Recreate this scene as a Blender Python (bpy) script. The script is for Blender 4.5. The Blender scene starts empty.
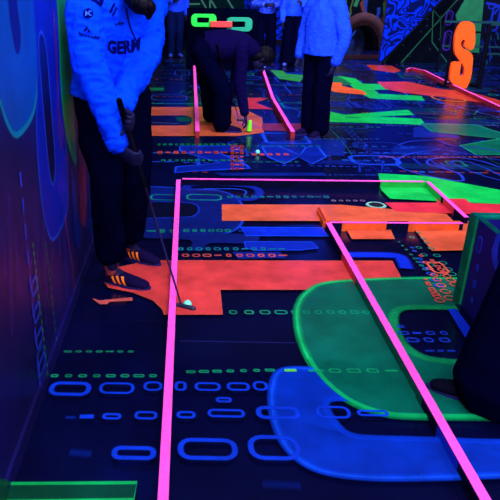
import bpy, bmesh, math, random
from mathutils import Vector, Matrix, noise
from mathutils.bvhtree import BVHTree
V = Vector
rnd = random.Random(11)
col = bpy.context.scene.collection
scene = bpy.context.scene

# ------------------------------------------------------------------ camera
F_PX, CX, CY, H = 640.0, 183.0, 250.0, 1.6
PITCH, ROLL = math.atan(272 / 640.0), 0.018
f0 = V((0, math.cos(PITCH), -math.sin(PITCH))); r0 = V((1, 0, 0)); u0 = V((0, math.sin(PITCH), math.cos(PITCH)))
CR = r0 * math.cos(ROLL) + u0 * math.sin(ROLL)
CU = -r0 * math.sin(ROLL) + u0 * math.cos(ROLL)
EYE = V((0, 0, H))
cam_d = bpy.data.cameras.new('camera'); cam = bpy.data.objects.new('camera', cam_d); col.objects.link(cam)
cam_d.sensor_width = 36; cam_d.lens = F_PX / 500 * 36; cam_d.shift_x = (250 - CX) / 500; cam_d.shift_y = 0
cam_d.clip_start = 0.05
m = Matrix.Identity(4)
for i in range(3):
    m[i][0] = CR[i]; m[i][1] = CU[i]; m[i][2] = -f0[i]; m[i][3] = EYE[i]
cam.matrix_world = m
scene.camera = cam

def ray(px, py):
    return (f0 + CR * ((px - CX) / F_PX) + CU * ((CY - py) / F_PX))
def PZ(px, py, z=0.0):                       # point of height z seen at a pixel
    d = ray(px, py); return EYE + d * ((z - H) / d.z)
def PY(px, py, y):                           # point at distance y along the room
    d = ray(px, py); return EYE + d * (y / d.y)
def PX(px, py, x):
    d = ray(px, py); return EYE + d * (x / d.x)
def proj(p):
    q = V(p) - EYE; w = q.dot(f0)
    return (CX + F_PX * q.dot(CR) / w, CY - F_PX * q.dot(CU) / w)

# ------------------------------------------------------------------ colours and materials
def lin(r, g, b):
    f = lambda c: (c / 255 / 12.92) if c / 255 <= .04045 else ((c / 255 + .055) / 1.055) ** 2.4
    return (f(r), f(g), f(b))
def mat(name, rgb, rough=.6, spec=.3, noise_amt=0.0, noise_scale=8, bump=0.0, bump_scale=20, metallic=0, stretch=None, emit=0):
    mt = bpy.data.materials.new(name); mt.use_nodes = True
    nt = mt.node_tree; b = nt.nodes['Principled BSDF']
    c = lin(*rgb) + (1,)
    b.inputs['Base Color'].default_value = c
    b.inputs['Roughness'].default_value = rough
    b.inputs['Specular IOR Level'].default_value = spec
    b.inputs['Metallic'].default_value = metallic
    if emit:
        b.inputs['Emission Color'].default_value = c; b.inputs['Emission Strength'].default_value = emit
    tc = nt.nodes.new('ShaderNodeTexCoord'); src = tc.outputs['Object']
    if stretch:
        mp = nt.nodes.new('ShaderNodeMapping'); mp.inputs['Scale'].default_value = stretch
        nt.links.new(src, mp.inputs['Vector']); src = mp.outputs['Vector']
    if noise_amt:
        n = nt.nodes.new('ShaderNodeTexNoise'); n.inputs['Scale'].default_value = noise_scale; n.inputs['Detail'].default_value = 5
        nt.links.new(src, n.inputs['Vector'])
        r = nt.nodes.new('ShaderNodeMapRange'); r.inputs['From Min'].default_value = .3; r.inputs['From Max'].default_value = .7
        r.inputs['To Min'].default_value = 1 - noise_amt; r.inputs['To Max'].default_value = 1 + noise_amt * .5
        nt.links.new(n.outputs['Fac'], r.inputs['Value'])
        mx = nt.nodes.new('ShaderNodeMix'); mx.data_type = 'RGBA'; mx.blend_type = 'MULTIPLY'; mx.inputs[0].default_value = 1
        mx.inputs[6].default_value = c; nt.links.new(r.outputs['Result'], mx.inputs[7])
        nt.links.new(mx.outputs[2], b.inputs['Base Color'])
    if bump:
        n = nt.nodes.new('ShaderNodeTexNoise'); n.inputs['Scale'].default_value = bump_scale; n.inputs['Detail'].default_value = 4
        nt.links.new(src, n.inputs['Vector'])
        bp = nt.nodes.new('ShaderNodeBump'); bp.inputs['Strength'].default_value = bump; bp.inputs['Distance'].default_value = .03
        nt.links.new(n.outputs['Fac'], bp.inputs['Height']); nt.links.new(bp.outputs['Normal'], b.inputs['Normal'])
    return mt
def paint_material(rough, spec, name, wear=.3, scale=7):
    mt = bpy.data.materials.new(name); mt.use_nodes = True
    nt = mt.node_tree; b = nt.nodes['Principled BSDF']
    b.inputs['Roughness'].default_value = rough; b.inputs['Specular IOR Level'].default_value = spec
    at = nt.nodes.new('ShaderNodeAttribute'); at.attribute_name = 'paint'
    tc = nt.nodes.new('ShaderNodeTexCoord')
    n = nt.nodes.new('ShaderNodeTexNoise'); n.inputs['Scale'].default_value = scale; n.inputs['Detail'].default_value = 8; n.inputs['Roughness'].default_value = .65
    nt.links.new(tc.outputs['Object'], n.inputs['Vector'])
    r = nt.nodes.new('ShaderNodeMapRange'); r.inputs['From Min'].default_value = .3; r.inputs['From Max'].default_value = .7
    r.inputs['To Min'].default_value = 1 - wear; r.inputs['To Max'].default_value = 1 + wear * .4
    nt.links.new(n.outputs['Fac'], r.inputs['Value'])
    mx = nt.nodes.new('ShaderNodeMix'); mx.data_type = 'RGBA'; mx.blend_type = 'MULTIPLY'; mx.inputs[0].default_value = 1
    nt.links.new(at.outputs['Color'], mx.inputs[6]); nt.links.new(r.outputs['Result'], mx.inputs[7])
    nt.links.new(mx.outputs[2], b.inputs['Base Color']); nt.links.new(at.outputs['Alpha'], b.inputs['Alpha'])
    return mt

# ------------------------------------------------------------------ object helpers
def obj(name, bm, material, parent=None, smooth=False):
    me = bpy.data.meshes.new(name)
    if isinstance(bm, bpy.types.Mesh): me = bm
    else: bm.to_mesh(me); bm.free()
    o = bpy.data.objects.new(name, me); col.objects.link(o)
    if material and not me.materials: me.materials.append(material)
    if smooth:
        for p in me.polygons: p.use_smooth = True
    if parent: o.parent = parent
    return o
def tag(o, label, cat, group=None, kind=None):
    if label: o['label'] = label
    if cat: o['category'] = cat
    if group: o['group'] = group
    if kind: o['kind'] = kind
    return o
def thing(name, label, cat, loc=(0, 0, 0), rotz=0, group=None):
    o = bpy.data.objects.new(name, None); col.objects.link(o)
    o.empty_display_size = .1
    o.location = loc; o.rotation_euler = (0, 0, rotz)
    return tag(o, label, cat, group)
def structure(o): o['kind'] = 'structure'; return o
def bevel(o, w, seg=2):
    md = o.modifiers.new('bevel', 'BEVEL'); md.width = w; md.segments = seg; md.limit_method = 'ANGLE'; return o
def box(bm, lo, hi):
    vs = [bm.verts.new((x, y, z)) for x in (lo[0], hi[0]) for y in (lo[1], hi[1]) for z in (lo[2], hi[2])]
    for q in ((0, 1, 3, 2), (4, 6, 7, 5), (0, 4, 5, 1), (2, 3, 7, 6), (0, 2, 6, 4), (1, 5, 7, 3)):
        bm.faces.new([vs[i] for i in q])
def bar(bm, a, b, w, z0, z1, e0=0, e1=0):       # upright board from a to b in plan
    a, b = V((a[0], a[1])), V((b[0], b[1])); d = (b - a).normalized(); n = V((-d.y, d.x)) * w / 2
    a = a - d * e0; b = b + d * e1
    c = [a + n, a - n, b - n, b + n]
    lo = [bm.verts.new((p.x, p.y, z0)) for p in c]; hi = [bm.verts.new((p.x, p.y, z1)) for p in c]
    bm.faces.new(lo); bm.faces.new(hi[::-1])
    for i in range(4): bm.faces.new((lo[i], hi[i], hi[(i + 1) % 4], lo[(i + 1) % 4]))
    bmesh.ops.recalc_face_normals(bm, faces=bm.faces)
def catmull(pts, n=6, closed=False):
    pts = [V(p) for p in pts]; out = []; k = len(pts)
    rng = range(k) if closed else range(k - 1)
    for i in rng:
        if closed: p0, p1, p2, p3 = pts[i - 1], pts[i], pts[(i + 1) % k], pts[(i + 2) % k]
        else: p0, p1, p2, p3 = pts[max(i - 1, 0)], pts[i], pts[i + 1], pts[min(i + 2, k - 1)]
        for j in range(n):
            t = j / n
            out.append(.5 * ((2 * p1) + (p2 - p0) * t + (2 * p0 - 5 * p1 + 4 * p2 - p3) * t * t + (3 * p1 - p0 - 3 * p2 + p3) * t ** 3))
    if not closed: out.append(pts[-1])
    return out
def tube(bm, pts, radii, side=None, ratio=None, n=6, seg=14, caps=True, flat=.8):
    """loft; radii scalars or (rx, ry) where rx runs along `side`"""
    k = len(pts)
    rr = [r if isinstance(r, (tuple, list)) else (r, r) for r in radii]
    P = catmull(pts, n) if k > 2 else [V(pts[0]).lerp(V(pts[1]), j / n) for j in range(n + 1)]
    R = [V(r) for r in rr]
    Rr = catmull([V((r.x, r.y, 0)) for r in R], n) if k > 2 else [V((R[0].x, R[0].y, 0)).lerp(V((R[1].x, R[1].y, 0)), j / n) for j in range(n + 1)]
    rings = []; prev = None
    for i, p in enumerate(P):
        t = (P[min(i + 1, len(P) - 1)] - P[max(i - 1, 0)]).normalized()
        if side is not None: s = V(side)
        elif prev is not None: s = prev
        else: s = V((1, 0, 0)) if abs(t.x) < .8 else V((0, 1, 0))
        s = (s - t * s.dot(t)).normalized(); prev = s
        q = t.cross(s)
        rings.append([bm.verts.new(p + s * (math.cos(a) * Rr[i].x) + q * (math.sin(a) * Rr[i].y)) for a in [2 * math.pi * j / seg for j in range(seg)]])
    for a, b in zip(rings, rings[1:]):
        for j in range(seg): bm.faces.new((a[j], a[(j + 1) % seg], b[(j + 1) % seg], b[j]))
    if caps:
        for ring, e, sgn in ((rings[0], P[0] - P[1], 1), (rings[-1], P[-1] - P[-2], -1)):
            r = min((ring[0].co - ring[seg // 2].co).length, (ring[seg // 4].co - ring[3 * seg // 4].co).length) / 2
            c = sum((v.co for v in ring), V()) / seg; e = e.normalized()
            cur = ring
            for a in (.5, .85):
                nx = [bm.verts.new(c + (v.co - c) * math.cos(a * math.pi / 2) + e * r * (flat if sgn > 0 else .8) * math.sin(a * math.pi / 2)) for v in ring]
                for j in range(seg): bm.faces.new((cur[j], cur[(j + 1) % seg], nx[(j + 1) % seg], nx[j]))
                cur = nx
            bm.faces.new(cur)
def ball(bm, c, r, sc=(1, 1, 1), rot=None, seg=16):
    M = Matrix.Translation(V(c)) @ (rot.to_4x4() if rot else Matrix.Identity(4)) @ Matrix.Diagonal((sc[0], sc[1], sc[2], 1))
    bmesh.ops.create_uvsphere(bm, u_segments=seg, v_segments=seg // 2 + 2, radius=r, matrix=M)
def fuse(bm, voxel, smooth=4, fac=.5):
    """one continuous skin out of overlapping shapes"""
    bmesh.ops.recalc_face_normals(bm, faces=bm.faces)
    me = bpy.data.meshes.new('work'); bm.to_mesh(me); bm.free()
    o = bpy.data.objects.new('work', me); col.objects.link(o)
    r = o.modifiers.new('r', 'REMESH'); r.mode = 'VOXEL'; r.voxel_size = voxel
    if smooth:
        s = o.modifiers.new('s', 'SMOOTH'); s.iterations = smooth; s.factor = fac
    dg = bpy.context.evaluated_depsgraph_get(); dg.update()
    out = bpy.data.meshes.new_from_object(o.evaluated_get(dg))
    bpy.data.objects.remove(o); bpy.data.meshes.remove(me)
    for p in out.polygons: p.use_smooth = True
    out.materials.clear()
    return out
def extrude_poly(bm, pts2, T, depth):
    """outline pts2 placed by T(u, v, w), thickness along w"""
    a = [bm.verts.new(T(p[0], p[1], 0)) for p in pts2]; b = [bm.verts.new(T(p[0], p[1], depth)) for p in pts2]
    k = len(a)
    for i in range(k): bm.faces.new((a[i], a[(i + 1) % k], b[(i + 1) % k], b[i]))
    from mathutils.geometry import tessellate_polygon
    tr = tessellate_polygon([[V((p[0], p[1], 0)) for p in pts2]])
    for t in tr:
        bm.faces.new([a[i] for i in t]); bm.faces.new([b[i] for i in reversed(t)])
    bmesh.ops.recalc_face_normals(bm, faces=bm.faces)

# ------------------------------------------------------------------ painted art on a plane
class Art:
    """painted shapes on one plane; `un` turns a pixel of the study into the plane, `to3` lifts plane coords + layer"""
    def __init__(s, un, to3, lift=.0003):
        s.bm = bmesh.new(); s.cl = s.bm.verts.layers.float_color.new('paint'); s.un = un; s.to3 = to3; s.lift = lift; s.n = 0
    def v(s, p, c, a):
        v = s.bm.verts.new(s.to3(p[0], p[1], (s.n + 1) * s.lift)); v[s.cl] = (c[0], c[1], c[2], max(0, min(1, a))); return v
    def strip(s, path, w, rgb, a=1, closed=False, soft=.45, nobump=False):
        c = lin(*rgb); k = len(path); P = [V((p[0], p[1])) for p in path]; rows = []
        for i in range(k):
            if closed: d = P[(i + 1) % k] - P[i - 1]
            else: d = P[min(i + 1, k - 1)] - P[max(i - 1, 0)]
            if d.length < 1e-7: d = V((1, 0))
            d.normalize(); n = V((-d.y, d.x)) * w / 2
            rows.append([s.v(P[i] + n, c, 0), s.v(P[i] + n * (1 - soft), c, a), s.v(P[i] - n * (1 - soft), c, a), s.v(P[i] - n, c, 0)])
        prs = list(zip(rows, rows[1:])) + ([(rows[-1], rows[0])] if closed else [])
        for A, B in prs:
            for j in range(3): s.bm.faces.new((A[j], A[j + 1], B[j + 1], B[j]))
        if not nobump: s.n += 1
    def fill2(s, pts, rgb, a=1):
        c = lin(*rgb); vs = [s.v(p, c, a) for p in pts]
        from mathutils.geometry import tessellate_polygon
        for t in tessellate_polygon([[V((p[0], p[1], 0)) for p in pts]]):
            try: s.bm.faces.new([vs[i] for i in t])
            except ValueError: pass
        s.n += 1
    def band(s, A_, B_, rgb, a=1, N=80):
        c = lin(*rgb)
        def res(P):
            P = [V((p[0], p[1])) for p in P]; L = [0]
            for p, q in zip(P, P[1:]): L.append(L[-1] + (q - p).length)
            out = []; j = 0
            for i in range(N + 1):
                t = L[-1] * i / N
                while j < len(P) - 2 and L[j + 1] < t: j += 1
                out.append(P[j].lerp(P[j + 1], min(1, max(0, (t - L[j]) / max(1e-9, L[j + 1] - L[j])))))
            return out
        R = [(s.v(p, c, a), s.v(q, c, a)) for p, q in zip(res(A_), res(B_))]
        for p, q in zip(R, R[1:]): s.bm.faces.new((p[0], p[1], q[1], q[0]))
        s.n += 1
    def px(s, pts): return [s.un(*p) for p in pts]
    def poly(s, pts, rgb, a=1, edge=None, ew=.03, ea=.8, curve=0, oneline=False):
        if curve: pts = [tuple(p) for p in catmull([V((p[0], p[1])) for p in pts], curve, True)]
        q = s.px(pts); s.fill2(q, rgb, a)
        if edge: s.strip(q, ew, edge, ea, True)
    def line(s, pts, w, rgb, a=1, curve=0, closed=False, soft=.45):
        if curve: pts = [tuple(p) for p in catmull([V((p[0], p[1])) for p in pts], curve, closed)]
        s.strip(s.px(pts), w, rgb, a, closed, soft)
    def rrect(s, x0, y0, x1, y1, r=.4, n=4, skew=0):
        r = min(x1 - x0, y1 - y0) * r; out = []
        for cx, cy, a0 in ((x1 - r, y1 - r, 0), (x0 + r, y1 - r, 90), (x0 + r, y0 + r, 180), (x1 - r, y0 + r, 270)):
            for j in range(n + 1):
                t = math.radians(a0 + 90 * j / n); q = (cx + r * math.cos(t), cy + r * math.sin(t))
                out.append((q[0] + skew * (q[1] - y0), q[1]))
        return out
    def ring(s, x0, y0, x1, y1, w, rgb, a=1, r=.35, soft=.45):          # a painted ring inside a pixel box
        m_ = s.un((x0 + x1) / 2, (y0 + y1) / 2)
        l, r_ = s.un(x0, (y0 + y1) / 2), s.un(x1, (y0 + y1) / 2); t, b = s.un((x0 + x1) / 2, y0), s.un((x0 + x1) / 2, y1)
        hx, hy = abs(r_[0] - l[0]) / 2, abs(t[1] - b[1]) / 2
        s.strip(s.rrect(m_[0] - hx + w / 2, m_[1] - hy + w / 2, m_[0] + hx - w / 2, m_[1] + hy - w / 2, r), w, rgb, a, True, soft)
    def row(s, x0, x1, y, h, n, rgb, a=.8, w=None, y2=None, jit=.35):       # a row of small code-like marks
        y2 = y if y2 is None else y2; d = (x1 - x0) / n
        for i in range(n):
            yy = y + (y2 - y) * i / n; cx = x0 + d * (i + .5); ww = d * (.72 + jit * (rnd.random() - .5))
            aa = a * (.65 + .35 * rnd.random())
            ww_ = w or abs(s.un(cx, yy - h / 2)[1] - s.un(cx, yy + h / 2)[1]) * .3
            if rnd.random() < .8: s.ring(cx - ww / 2, yy - h / 2, cx + ww / 2, yy + h / 2, ww_, rgb, aa)
            else: s.line([(cx - ww / 2, yy), (cx + ww / 2, yy)], ww_ * 1.6, rgb, aa)
            s.n -= 1
        s.n += 1
    def done(s, name, material, parent):
        return obj(name, s.bm, material, parent)

scene.view_settings.view_transform = 'Standard'
scene.view_settings.look = 'None'
scene.view_settings.gamma = 1
scene.view_settings.exposure = 0
scene.view_settings.use_curve_mapping = False
# ================================================================== THE SETTING
NAVY = (2, 5, 44)
m_floor = mat('navy floor paint', NAVY, rough=.22, spec=.45, noise_amt=.35, noise_scale=3, bump=.02, bump_scale=9)
m_paint = paint_material(.3, .35, 'fluorescent floor paint', wear=.42, scale=5)
m_wallpaint = paint_material(.35, .35, 'fluorescent wall paint', wear=.35, scale=4)
m_wall = mat('violet navy wall paint', (11, 8, 84), rough=.4, spec=.4, noise_amt=.5, noise_scale=2.2, bump=.04, bump_scale=4)
m_dark = mat('black wall paint', (2, 7, 22), rough=.8, spec=.03, noise_amt=.4, noise_scale=4)
m_black = mat('black painted metal', (3, 4, 22), rough=.6, spec=.06)

XW = PZ(45, 385).x                 # left wall plane
YF = 20.5                          # far wall
bm = bmesh.new(); box(bm, (XW - .3, -3.0, -.12), (13, YF + .3, 0))
floor = structure(obj('floor', bm, m_floor)); bm = None
bm = bmesh.new(); box(bm, (XW - .12, -3.0, 0), (XW, 9.2, 3.2))
wall_left = structure(obj('wall_left', bm, m_wall))
bm = bmesh.new(); box(bm, (XW - 4, YF, 0), (13, YF + .15, 3.2))
wall_back = structure(obj('wall_back', bm, m_dark))
bm = bmesh.new(); box(bm, (12.8, -3, 0), (13, YF, 3.2))
wall_right = structure(obj('wall_right', bm, m_dark))
bm = bmesh.new(); box(bm, (XW - 4, -3.2, 0), (13, -3.0, 3.2))
wall_front = structure(obj('wall_front', bm, m_dark))
bm = bmesh.new(); box(bm, (XW - 4.2, -3.2, 3.2), (13.2, YF + .3, 3.35))
ceiling = structure(obj('ceiling', bm, mat('black ceiling paint', (3, 3, 14), rough=.9, spec=.1)))
bm = bmesh.new(); box(bm, (XW - 4.2, 9.2, -.12), (XW - .3, YF + .3, 0)); box(bm, (XW - 4.2, 9.2, 0), (XW - 4, YF + .3, 3.2)); box(bm, (XW - 4, 9.2, 0), (XW - .12, 9.3, 3.2))
wall_recess = structure(obj('wall_left_recess', bm, m_dark))
bm = bmesh.new()
for zz in (0,): box(bm, (XW, -3, 0), (XW + .012, 9.2, .07))
structure(obj('baseboard_left', bm, m_wall))

# ------------------------------------------------------------------ floor art
def unf(x, y):
    p = PZ(x, y); return (p.x, p.y)
A = Art(unf, lambda u, v, h: V((u, v, .0005 + h * .35)), .0003)
BL, BLE = (8, 30, 120), (20, 75, 225)
DB = (3, 14, 78)
GR, GRE = (0, 92, 70), (10, 190, 95)
OR, RD = (225, 84, 50), (214, 52, 66)
# board seams
for y, x0, x1 in ((341, 180, 296),):
    A.line([(x0, y), (x1, y + 2)], .012, (22, 24, 90), .8)
A.line([(60, 320), (165, 321)], .01, (10, 12, 50), .6)
# ---- blue patches paint in the far floor's haze; lettering follows, scattered beyond the lanes
for i in range(150):
    x = rnd.uniform(-1.4, 8); y = rnd.uniform(4.7, 16); w, h = rnd.uniform(.3, 1.1), rnd.uniform(.15, .7); sk = rnd.uniform(-.3, .3)
    if x < XW + .35 or proj((x, y, 0))[1] > 176: continue
    A.fill2([(x, y), (x + w, y), (x + w + sk, y + h), (x + w * .6 + sk, y + h), (x + sk, y + h * .8)], rnd.choice([(5, 26, 125), (4, 18, 100), (6, 36, 150), (3, 44, 90)]), rnd.uniform(.3, .75)); A.n -= .8
A.n = round(A.n) + 1
for i in range(420):
    x = rnd.uniform(-1.6, 8.5); y = rnd.uniform(4.9, 16.5)
    if x < XW + .1 or (y < 7 and x > 5): continue
    q = proj((x, y, 0))
    if q[1] > 176: continue
    c = rnd.choice([(14, 50, 190), (10, 36, 150), (14, 50, 190), (20, 70, 220), (10, 110, 110), (22, 30, 130)])
    w, h = rnd.uniform(.1, .5), rnd.uniform(.15, .5); k = rnd.random()
    if k < .55:
        A.strip(A.rrect(x, y, x + w, y + h, rnd.choice([.1, .35, .5])), rnd.uniform(.02, .06), c, rnd.uniform(.45, .95), True)
    elif k < .8:
        p = [(x, y), (x + w * .3, y + h), (x + w * .6, y), (x + w, y + h)]
        A.strip(p, rnd.uniform(.03, .07), c, rnd.uniform(.5, .9))
    else:
        A.strip([(x, y), (x, y + h), (x + w, y + h), (x + w, y)], .03, c, rnd.uniform(.4, .9))
    A.n -= 1
A.n += 1
for i in range(190):                                   # broken lines of tiny code marks
    x = rnd.uniform(-1.5, 7); y = rnd.uniform(4.8, 15); c = rnd.choice([(10, 120, 90), (20, 60, 210), (20, 60, 200), (150, 50, 60), (20, 90, 200)])
    n = rnd.randint(4, 14); d = rnd.uniform(.05, .11)
    for j in range(n):
        if rnd.random() < .2: continue
        xx = x + j * d
        if xx < XW + .05 or proj((xx, y, 0))[1] > 176: continue
        hh = rnd.uniform(.02, .06)
        A.strip([(xx, y), (xx + d * .6, y)], hh, c, rnd.uniform(.4, .9)); A.n -= 1
A.n += 1
# traced big shapes of the far area
BG = (10, 195, 78)
A.poly([(270, 70), (283, 71), (286, 74), (300, 75), (320, 77), (318, 80), (303, 78), (300, 82), (279, 79)], (40, 150, 60), .9)
A.poly([(322, 110), (345, 115), (408, 110), (414, 115), (378, 117), (421, 119), (425, 125), (322, 122)], BG, 1)
A.poly([(345, 117.2), (362, 117.4), (360, 118), (345, 118)], (4, 20, 60), 1)
A.poly([(338, 76), (356, 79), (363, 84), (392, 84.5), (396, 90), (374, 90), (379, 94), (421, 96), (425, 101), (371, 99), (356, 91), (350, 85), (338, 81)], BG, .95)
A.poly([(325, 76), (340, 77), (352, 84), (345, 86), (335, 83)], (0, 110, 70), .8)
A.poly([(325, 82), (342, 83), (342, 86), (363, 91), (367, 95), (345, 93.5), (334, 92), (327, 88)], (235, 90, 40), .95)
A.poly([(377, 82), (408, 82), (439, 89), (478, 99), (482, 103), (439, 97), (403, 93), (385, 89)], (205, 55, 50), .95)
A.poly([(439, 89), (470, 92), (560, 118), (560, 124), (500, 107), (482, 103), (470, 98)], (215, 60, 45), .8)
A.ring(433, 95, 464, 102, .05, (235, 110, 50), .8, r=.5)
A.poly([(366, 65), (392, 66), (401, 71), (394, 73), (372, 70)], (200, 60, 45), .9)
A.poly([(330, 55), (380, 55), (381, 59), (330, 60)], (70, 32, 45), .75)
A.poly([(420, 123.5), (475, 125), (560, 152), (560, 158), (500, 139), (432, 132)], (0, 110, 90), .75, edge=(20, 170, 120), ew=.03)
A.poly([(460, 146), (500, 139), (560, 142), (560, 157), (500, 155), (476, 155)], (0, 105, 80), .85, edge=(15, 160, 105), ew=.03)
A.poly([(240, 98), (256, 98), (269, 98.5), (256, 103), (274, 110), (246, 109), (240, 105)], (200, 48, 52), .95)
A.poly([(238, 85), (242, 84), (244, 96), (240, 97)], (20, 180, 80), .9)
A.poly([(145, 88), (164, 88), (164, 91), (146, 91)], (10, 130, 80), .8)
for y0_, y1_ in ((60, 63), (70, 72), (78, 80), (83, 86), (94, 101)):
    A.line([(140, y0_), (190, y0_ + .5)], .025, (24, 60, 190), .5)
A.ring(174, 71, 190, 76, .03, (24, 60, 200), .6)
A.ring(150, 95, 188, 101, .03, (24, 80, 220), .7)
A.line([(145, 104), (240, 104.5)], .06, (10, 120, 170), .7)
A.poly([(140, 107.5), (240, 107.5), (262, 118), (264, 133), (238, 136.5), (145, 136.5)], (205, 92, 56), .97)
A.poly([(144, 116), (187, 116), (192, 119), (192, 123), (187, 126), (150, 126)], (3, 12, 70), 1)
A.poly([(175, 117.5), (189, 117.5), (191, 120), (188, 122), (178, 122)], (0, 100, 70), .9)
A.line([(152, 123), (180, 124)], .02, (150, 170, 200), .4)
A.poly([(232, 110), (241, 111), (252, 122), (262, 128), (246, 130), (236, 124)], (200, 90, 130), .85)
A.poly([(262, 124), (305, 124), (308, 129), (302, 132), (262, 131)], (140, 45, 75), .75)
A.ring(276, 77, 305, 84, .03, (20, 60, 210), .7); A.ring(286, 84, 312, 95, .035, (20, 60, 210), .7)
A.line([(268, 100), (300, 112), (298, 118)], .03, (20, 60, 210), .7)
# D shaped arcs on the right
LN = (28, 64, 215)
A.line([(440, 150), (412, 154), (398, 160), (400, 168), (425, 176), (452, 181), (463, 181), (458, 174), (440, 168), (428, 165), (430, 160), (452, 158), (478, 161), (500, 168)], .035, LN, .75, curve=4)
A.line([(398, 146), (410, 142), (438, 141), (450, 146), (484, 149), (500, 152)], .045, (24, 48, 180), .7, curve=3)
A.line([(400, 150), (425, 148), (470, 155), (500, 161)], .03, LN, .6, curve=3)
A.line([(450, 162), (470, 163), (500, 176), (500, 181), (470, 172)], .03, LN, .6, curve=2, closed=True)
A.ring(350, 98, 386, 109, .05, (22, 44, 165), .75); A.ring(388, 100, 418, 108, .04, (22, 44, 165), .7)
A.ring(322, 124, 368, 129, .03, (24, 60, 190), .7)
for i in range(15):
    t = i / 14; x = 346 + 42 * t; y = 128 + 44 * t; A.ring(x - 4, y - 1.1, x + 4, y + 1.1, .018, (24, 50, 170), .65)
for i in range(9):
    t = i / 8; x = 340 + 32 * t; y = 138 + 38 * t; A.ring(x - 3, y - 1, x + 3, y + 1, .015, (24, 50, 170), .5)
A.row(380, 500, 126, 1.3, 26, (60, 110, 180), .6); A.row(378, 500, 158, 1.6, 22, (150, 70, 90), .7); A.row(300, 380, 140, 1.3, 14, (30, 90, 190), .6)
A.row(322, 396, 176, 1.6, 14, (24, 60, 180), .5)
A.row(430, 500, 101.5, 1.2, 14, (60, 90, 200), .6, y2=119)
A.line([(318, 118), (340, 140), (352, 156)], .012, (10, 110, 90), .6); A.line([(420, 124), (500, 166)], .012, (10, 110, 90), .5)
# letters just beyond the lane
A.poly([(180, 147), (238, 147), (243, 152), (216, 152.5), (246, 166), (250, 169.5), (196, 172), (175, 174), (176, 168), (220, 164), (180, 152)], (5, 30, 150), .75, edge=(20, 66, 225), ew=.035)
A.poly([(262, 148), (278, 147), (300, 156), (306, 148), (318, 148), (326, 158), (312, 165), (298, 158), (284, 165), (268, 158)], (8, 36, 160), .7, edge=(24, 76, 235), ew=.03)
A.poly([(214, 174), (324, 174), (324, 177), (222, 177)], (8, 34, 140), .6)
A.row(156, 238, 145.5, 2, 14, (10, 130, 70), .8); A.row(156, 228, 153.5, 3, 9, (205, 70, 56), .95); A.row(160, 240, 161.5, 2, 12, (10, 130, 100), .8)
A.row(250, 290, 155.5, 2.4, 5, (205, 70, 56), .9); A.row(236, 300, 163, 1.6, 9, (10, 120, 120), .6); A.row(245, 322, 147, 1.5, 10, (10, 120, 120), .6)
for yy in (147.5, 150.5, 154, 158, 162, 166, 170):
    A.row(230, 244, yy, 3, 3, (215, 74, 50), .9)
A.row(150, 176, 163, 2.5, 2, (24, 70, 220), .7)
# ---- inside and around the lane
A.poly([(120, 191), (200, 191), (222, 193), (236, 199), (243, 210), (242, 224), (232, 233), (210, 236), (120, 235)], (5, 24, 108), .9, edge=(16, 60, 200), ew=.03, curve=3)
A.poly([(120, 204), (180, 204), (195, 206), (199, 211), (195, 217), (180, 219), (120, 219)], (2, 5, 36), 1, edge=(14, 50, 185), ew=.02, curve=3)
A.line([(192, 192), (186, 188), (200, 185.5), (240, 187), (256, 190), (259, 196), (250, 201), (235, 200)], .09, (8, 34, 150), .9, curve=4)
A.line([(203, 190.5), (236, 190.5), (246, 193), (244, 197)], .018, (24, 84, 235), .8, curve=3)
A.poly([(146, 236), (250, 236), (252, 245), (210, 245), (204, 252), (190, 252), (190, 242), (146, 240)], (6, 26, 112), .85, curve=3)
A.poly([(240, 229), (322, 229.5), (328, 238), (246, 237.5)], (5, 40, 205), .95, edge=(10, 75, 245), ew=.02)
A.poly([(244, 243.5), (312, 244), (318, 250), (300, 252), (254, 252.5), (246, 250)], (6, 36, 170), .9, edge=(12, 66, 225), ew=.02)
A.poly([(232, 254), (280, 254), (286, 260), (238, 261)], (5, 28, 130), .9)
A.ring(150, 196, 180, 202, .018, (10, 135, 120), .85); A.ring(186, 196, 222, 202, .018, (10, 150, 110), .85); A.row(226, 330, 198.5, 2.6, 13, (10, 120, 140), .75)
A.row(146, 178, 233, 4, 3, (10, 140, 110), .8); A.row(182, 232, 232.5, 3, 6, (10, 150, 120), .8); A.row(236, 300, 233, 2, 6, (20, 80, 220), .5)
A.row(176, 286, 251, 3.4, 12, (10, 130, 150), .85); A.row(180, 288, 257.5, 3.4, 10, (205, 80, 66), .9)
A.row(330, 366, 202.4, 1.6, 5, (150, 120, 150), .8)
A.poly([(222, 206.5), (340, 206.8), (446, 216), (453, 223), (222, 222.5)], (216, 90, 56), 1, edge=(232, 116, 70), ew=.012)
A.poly([(378, 175), (424, 177.5), (560, 203), (560, 209), (390, 200.5), (381, 192)], BG, 1)
A.poly([(384, 204.3), (436, 204.5), (436, 200.5), (465, 200.5), (470, 205), (560, 208), (560, 219), (396, 213.5)], (216, 44, 66), 1)
A.poly([(342, 223), (386, 223), (394, 241), (352, 241)], (212, 84, 54), 1, edge=(228, 110, 66), ew=.012)
A.poly([(408, 223), (480, 223), (480, 252), (432, 253)], (214, 88, 54), 1, edge=(230, 112, 66), ew=.012)
A.line([(340, 257), (392, 257.5), (402, 262), (406, 271)], .10, (5, 46, 220), .95, curve=4)
# red orange L field
A.poly([(150, 263), (392, 263.5), (407, 292), (220, 292), (222, 317), (164, 317), (163, 312), (154, 303), (134, 295), (109, 290), (104, 282), (118, 270)], (212, 62, 62), 1, edge=(226, 84, 70), ew=.015)
A.poly([(92, 301), (100, 303), (132, 300), (133, 303.5), (110, 304.5), (107, 307), (100, 307)], (205, 90, 84), .9)
A.row(225, 400, 315, 4.4, 11, (10, 150, 110), .9, w=.013)
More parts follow.
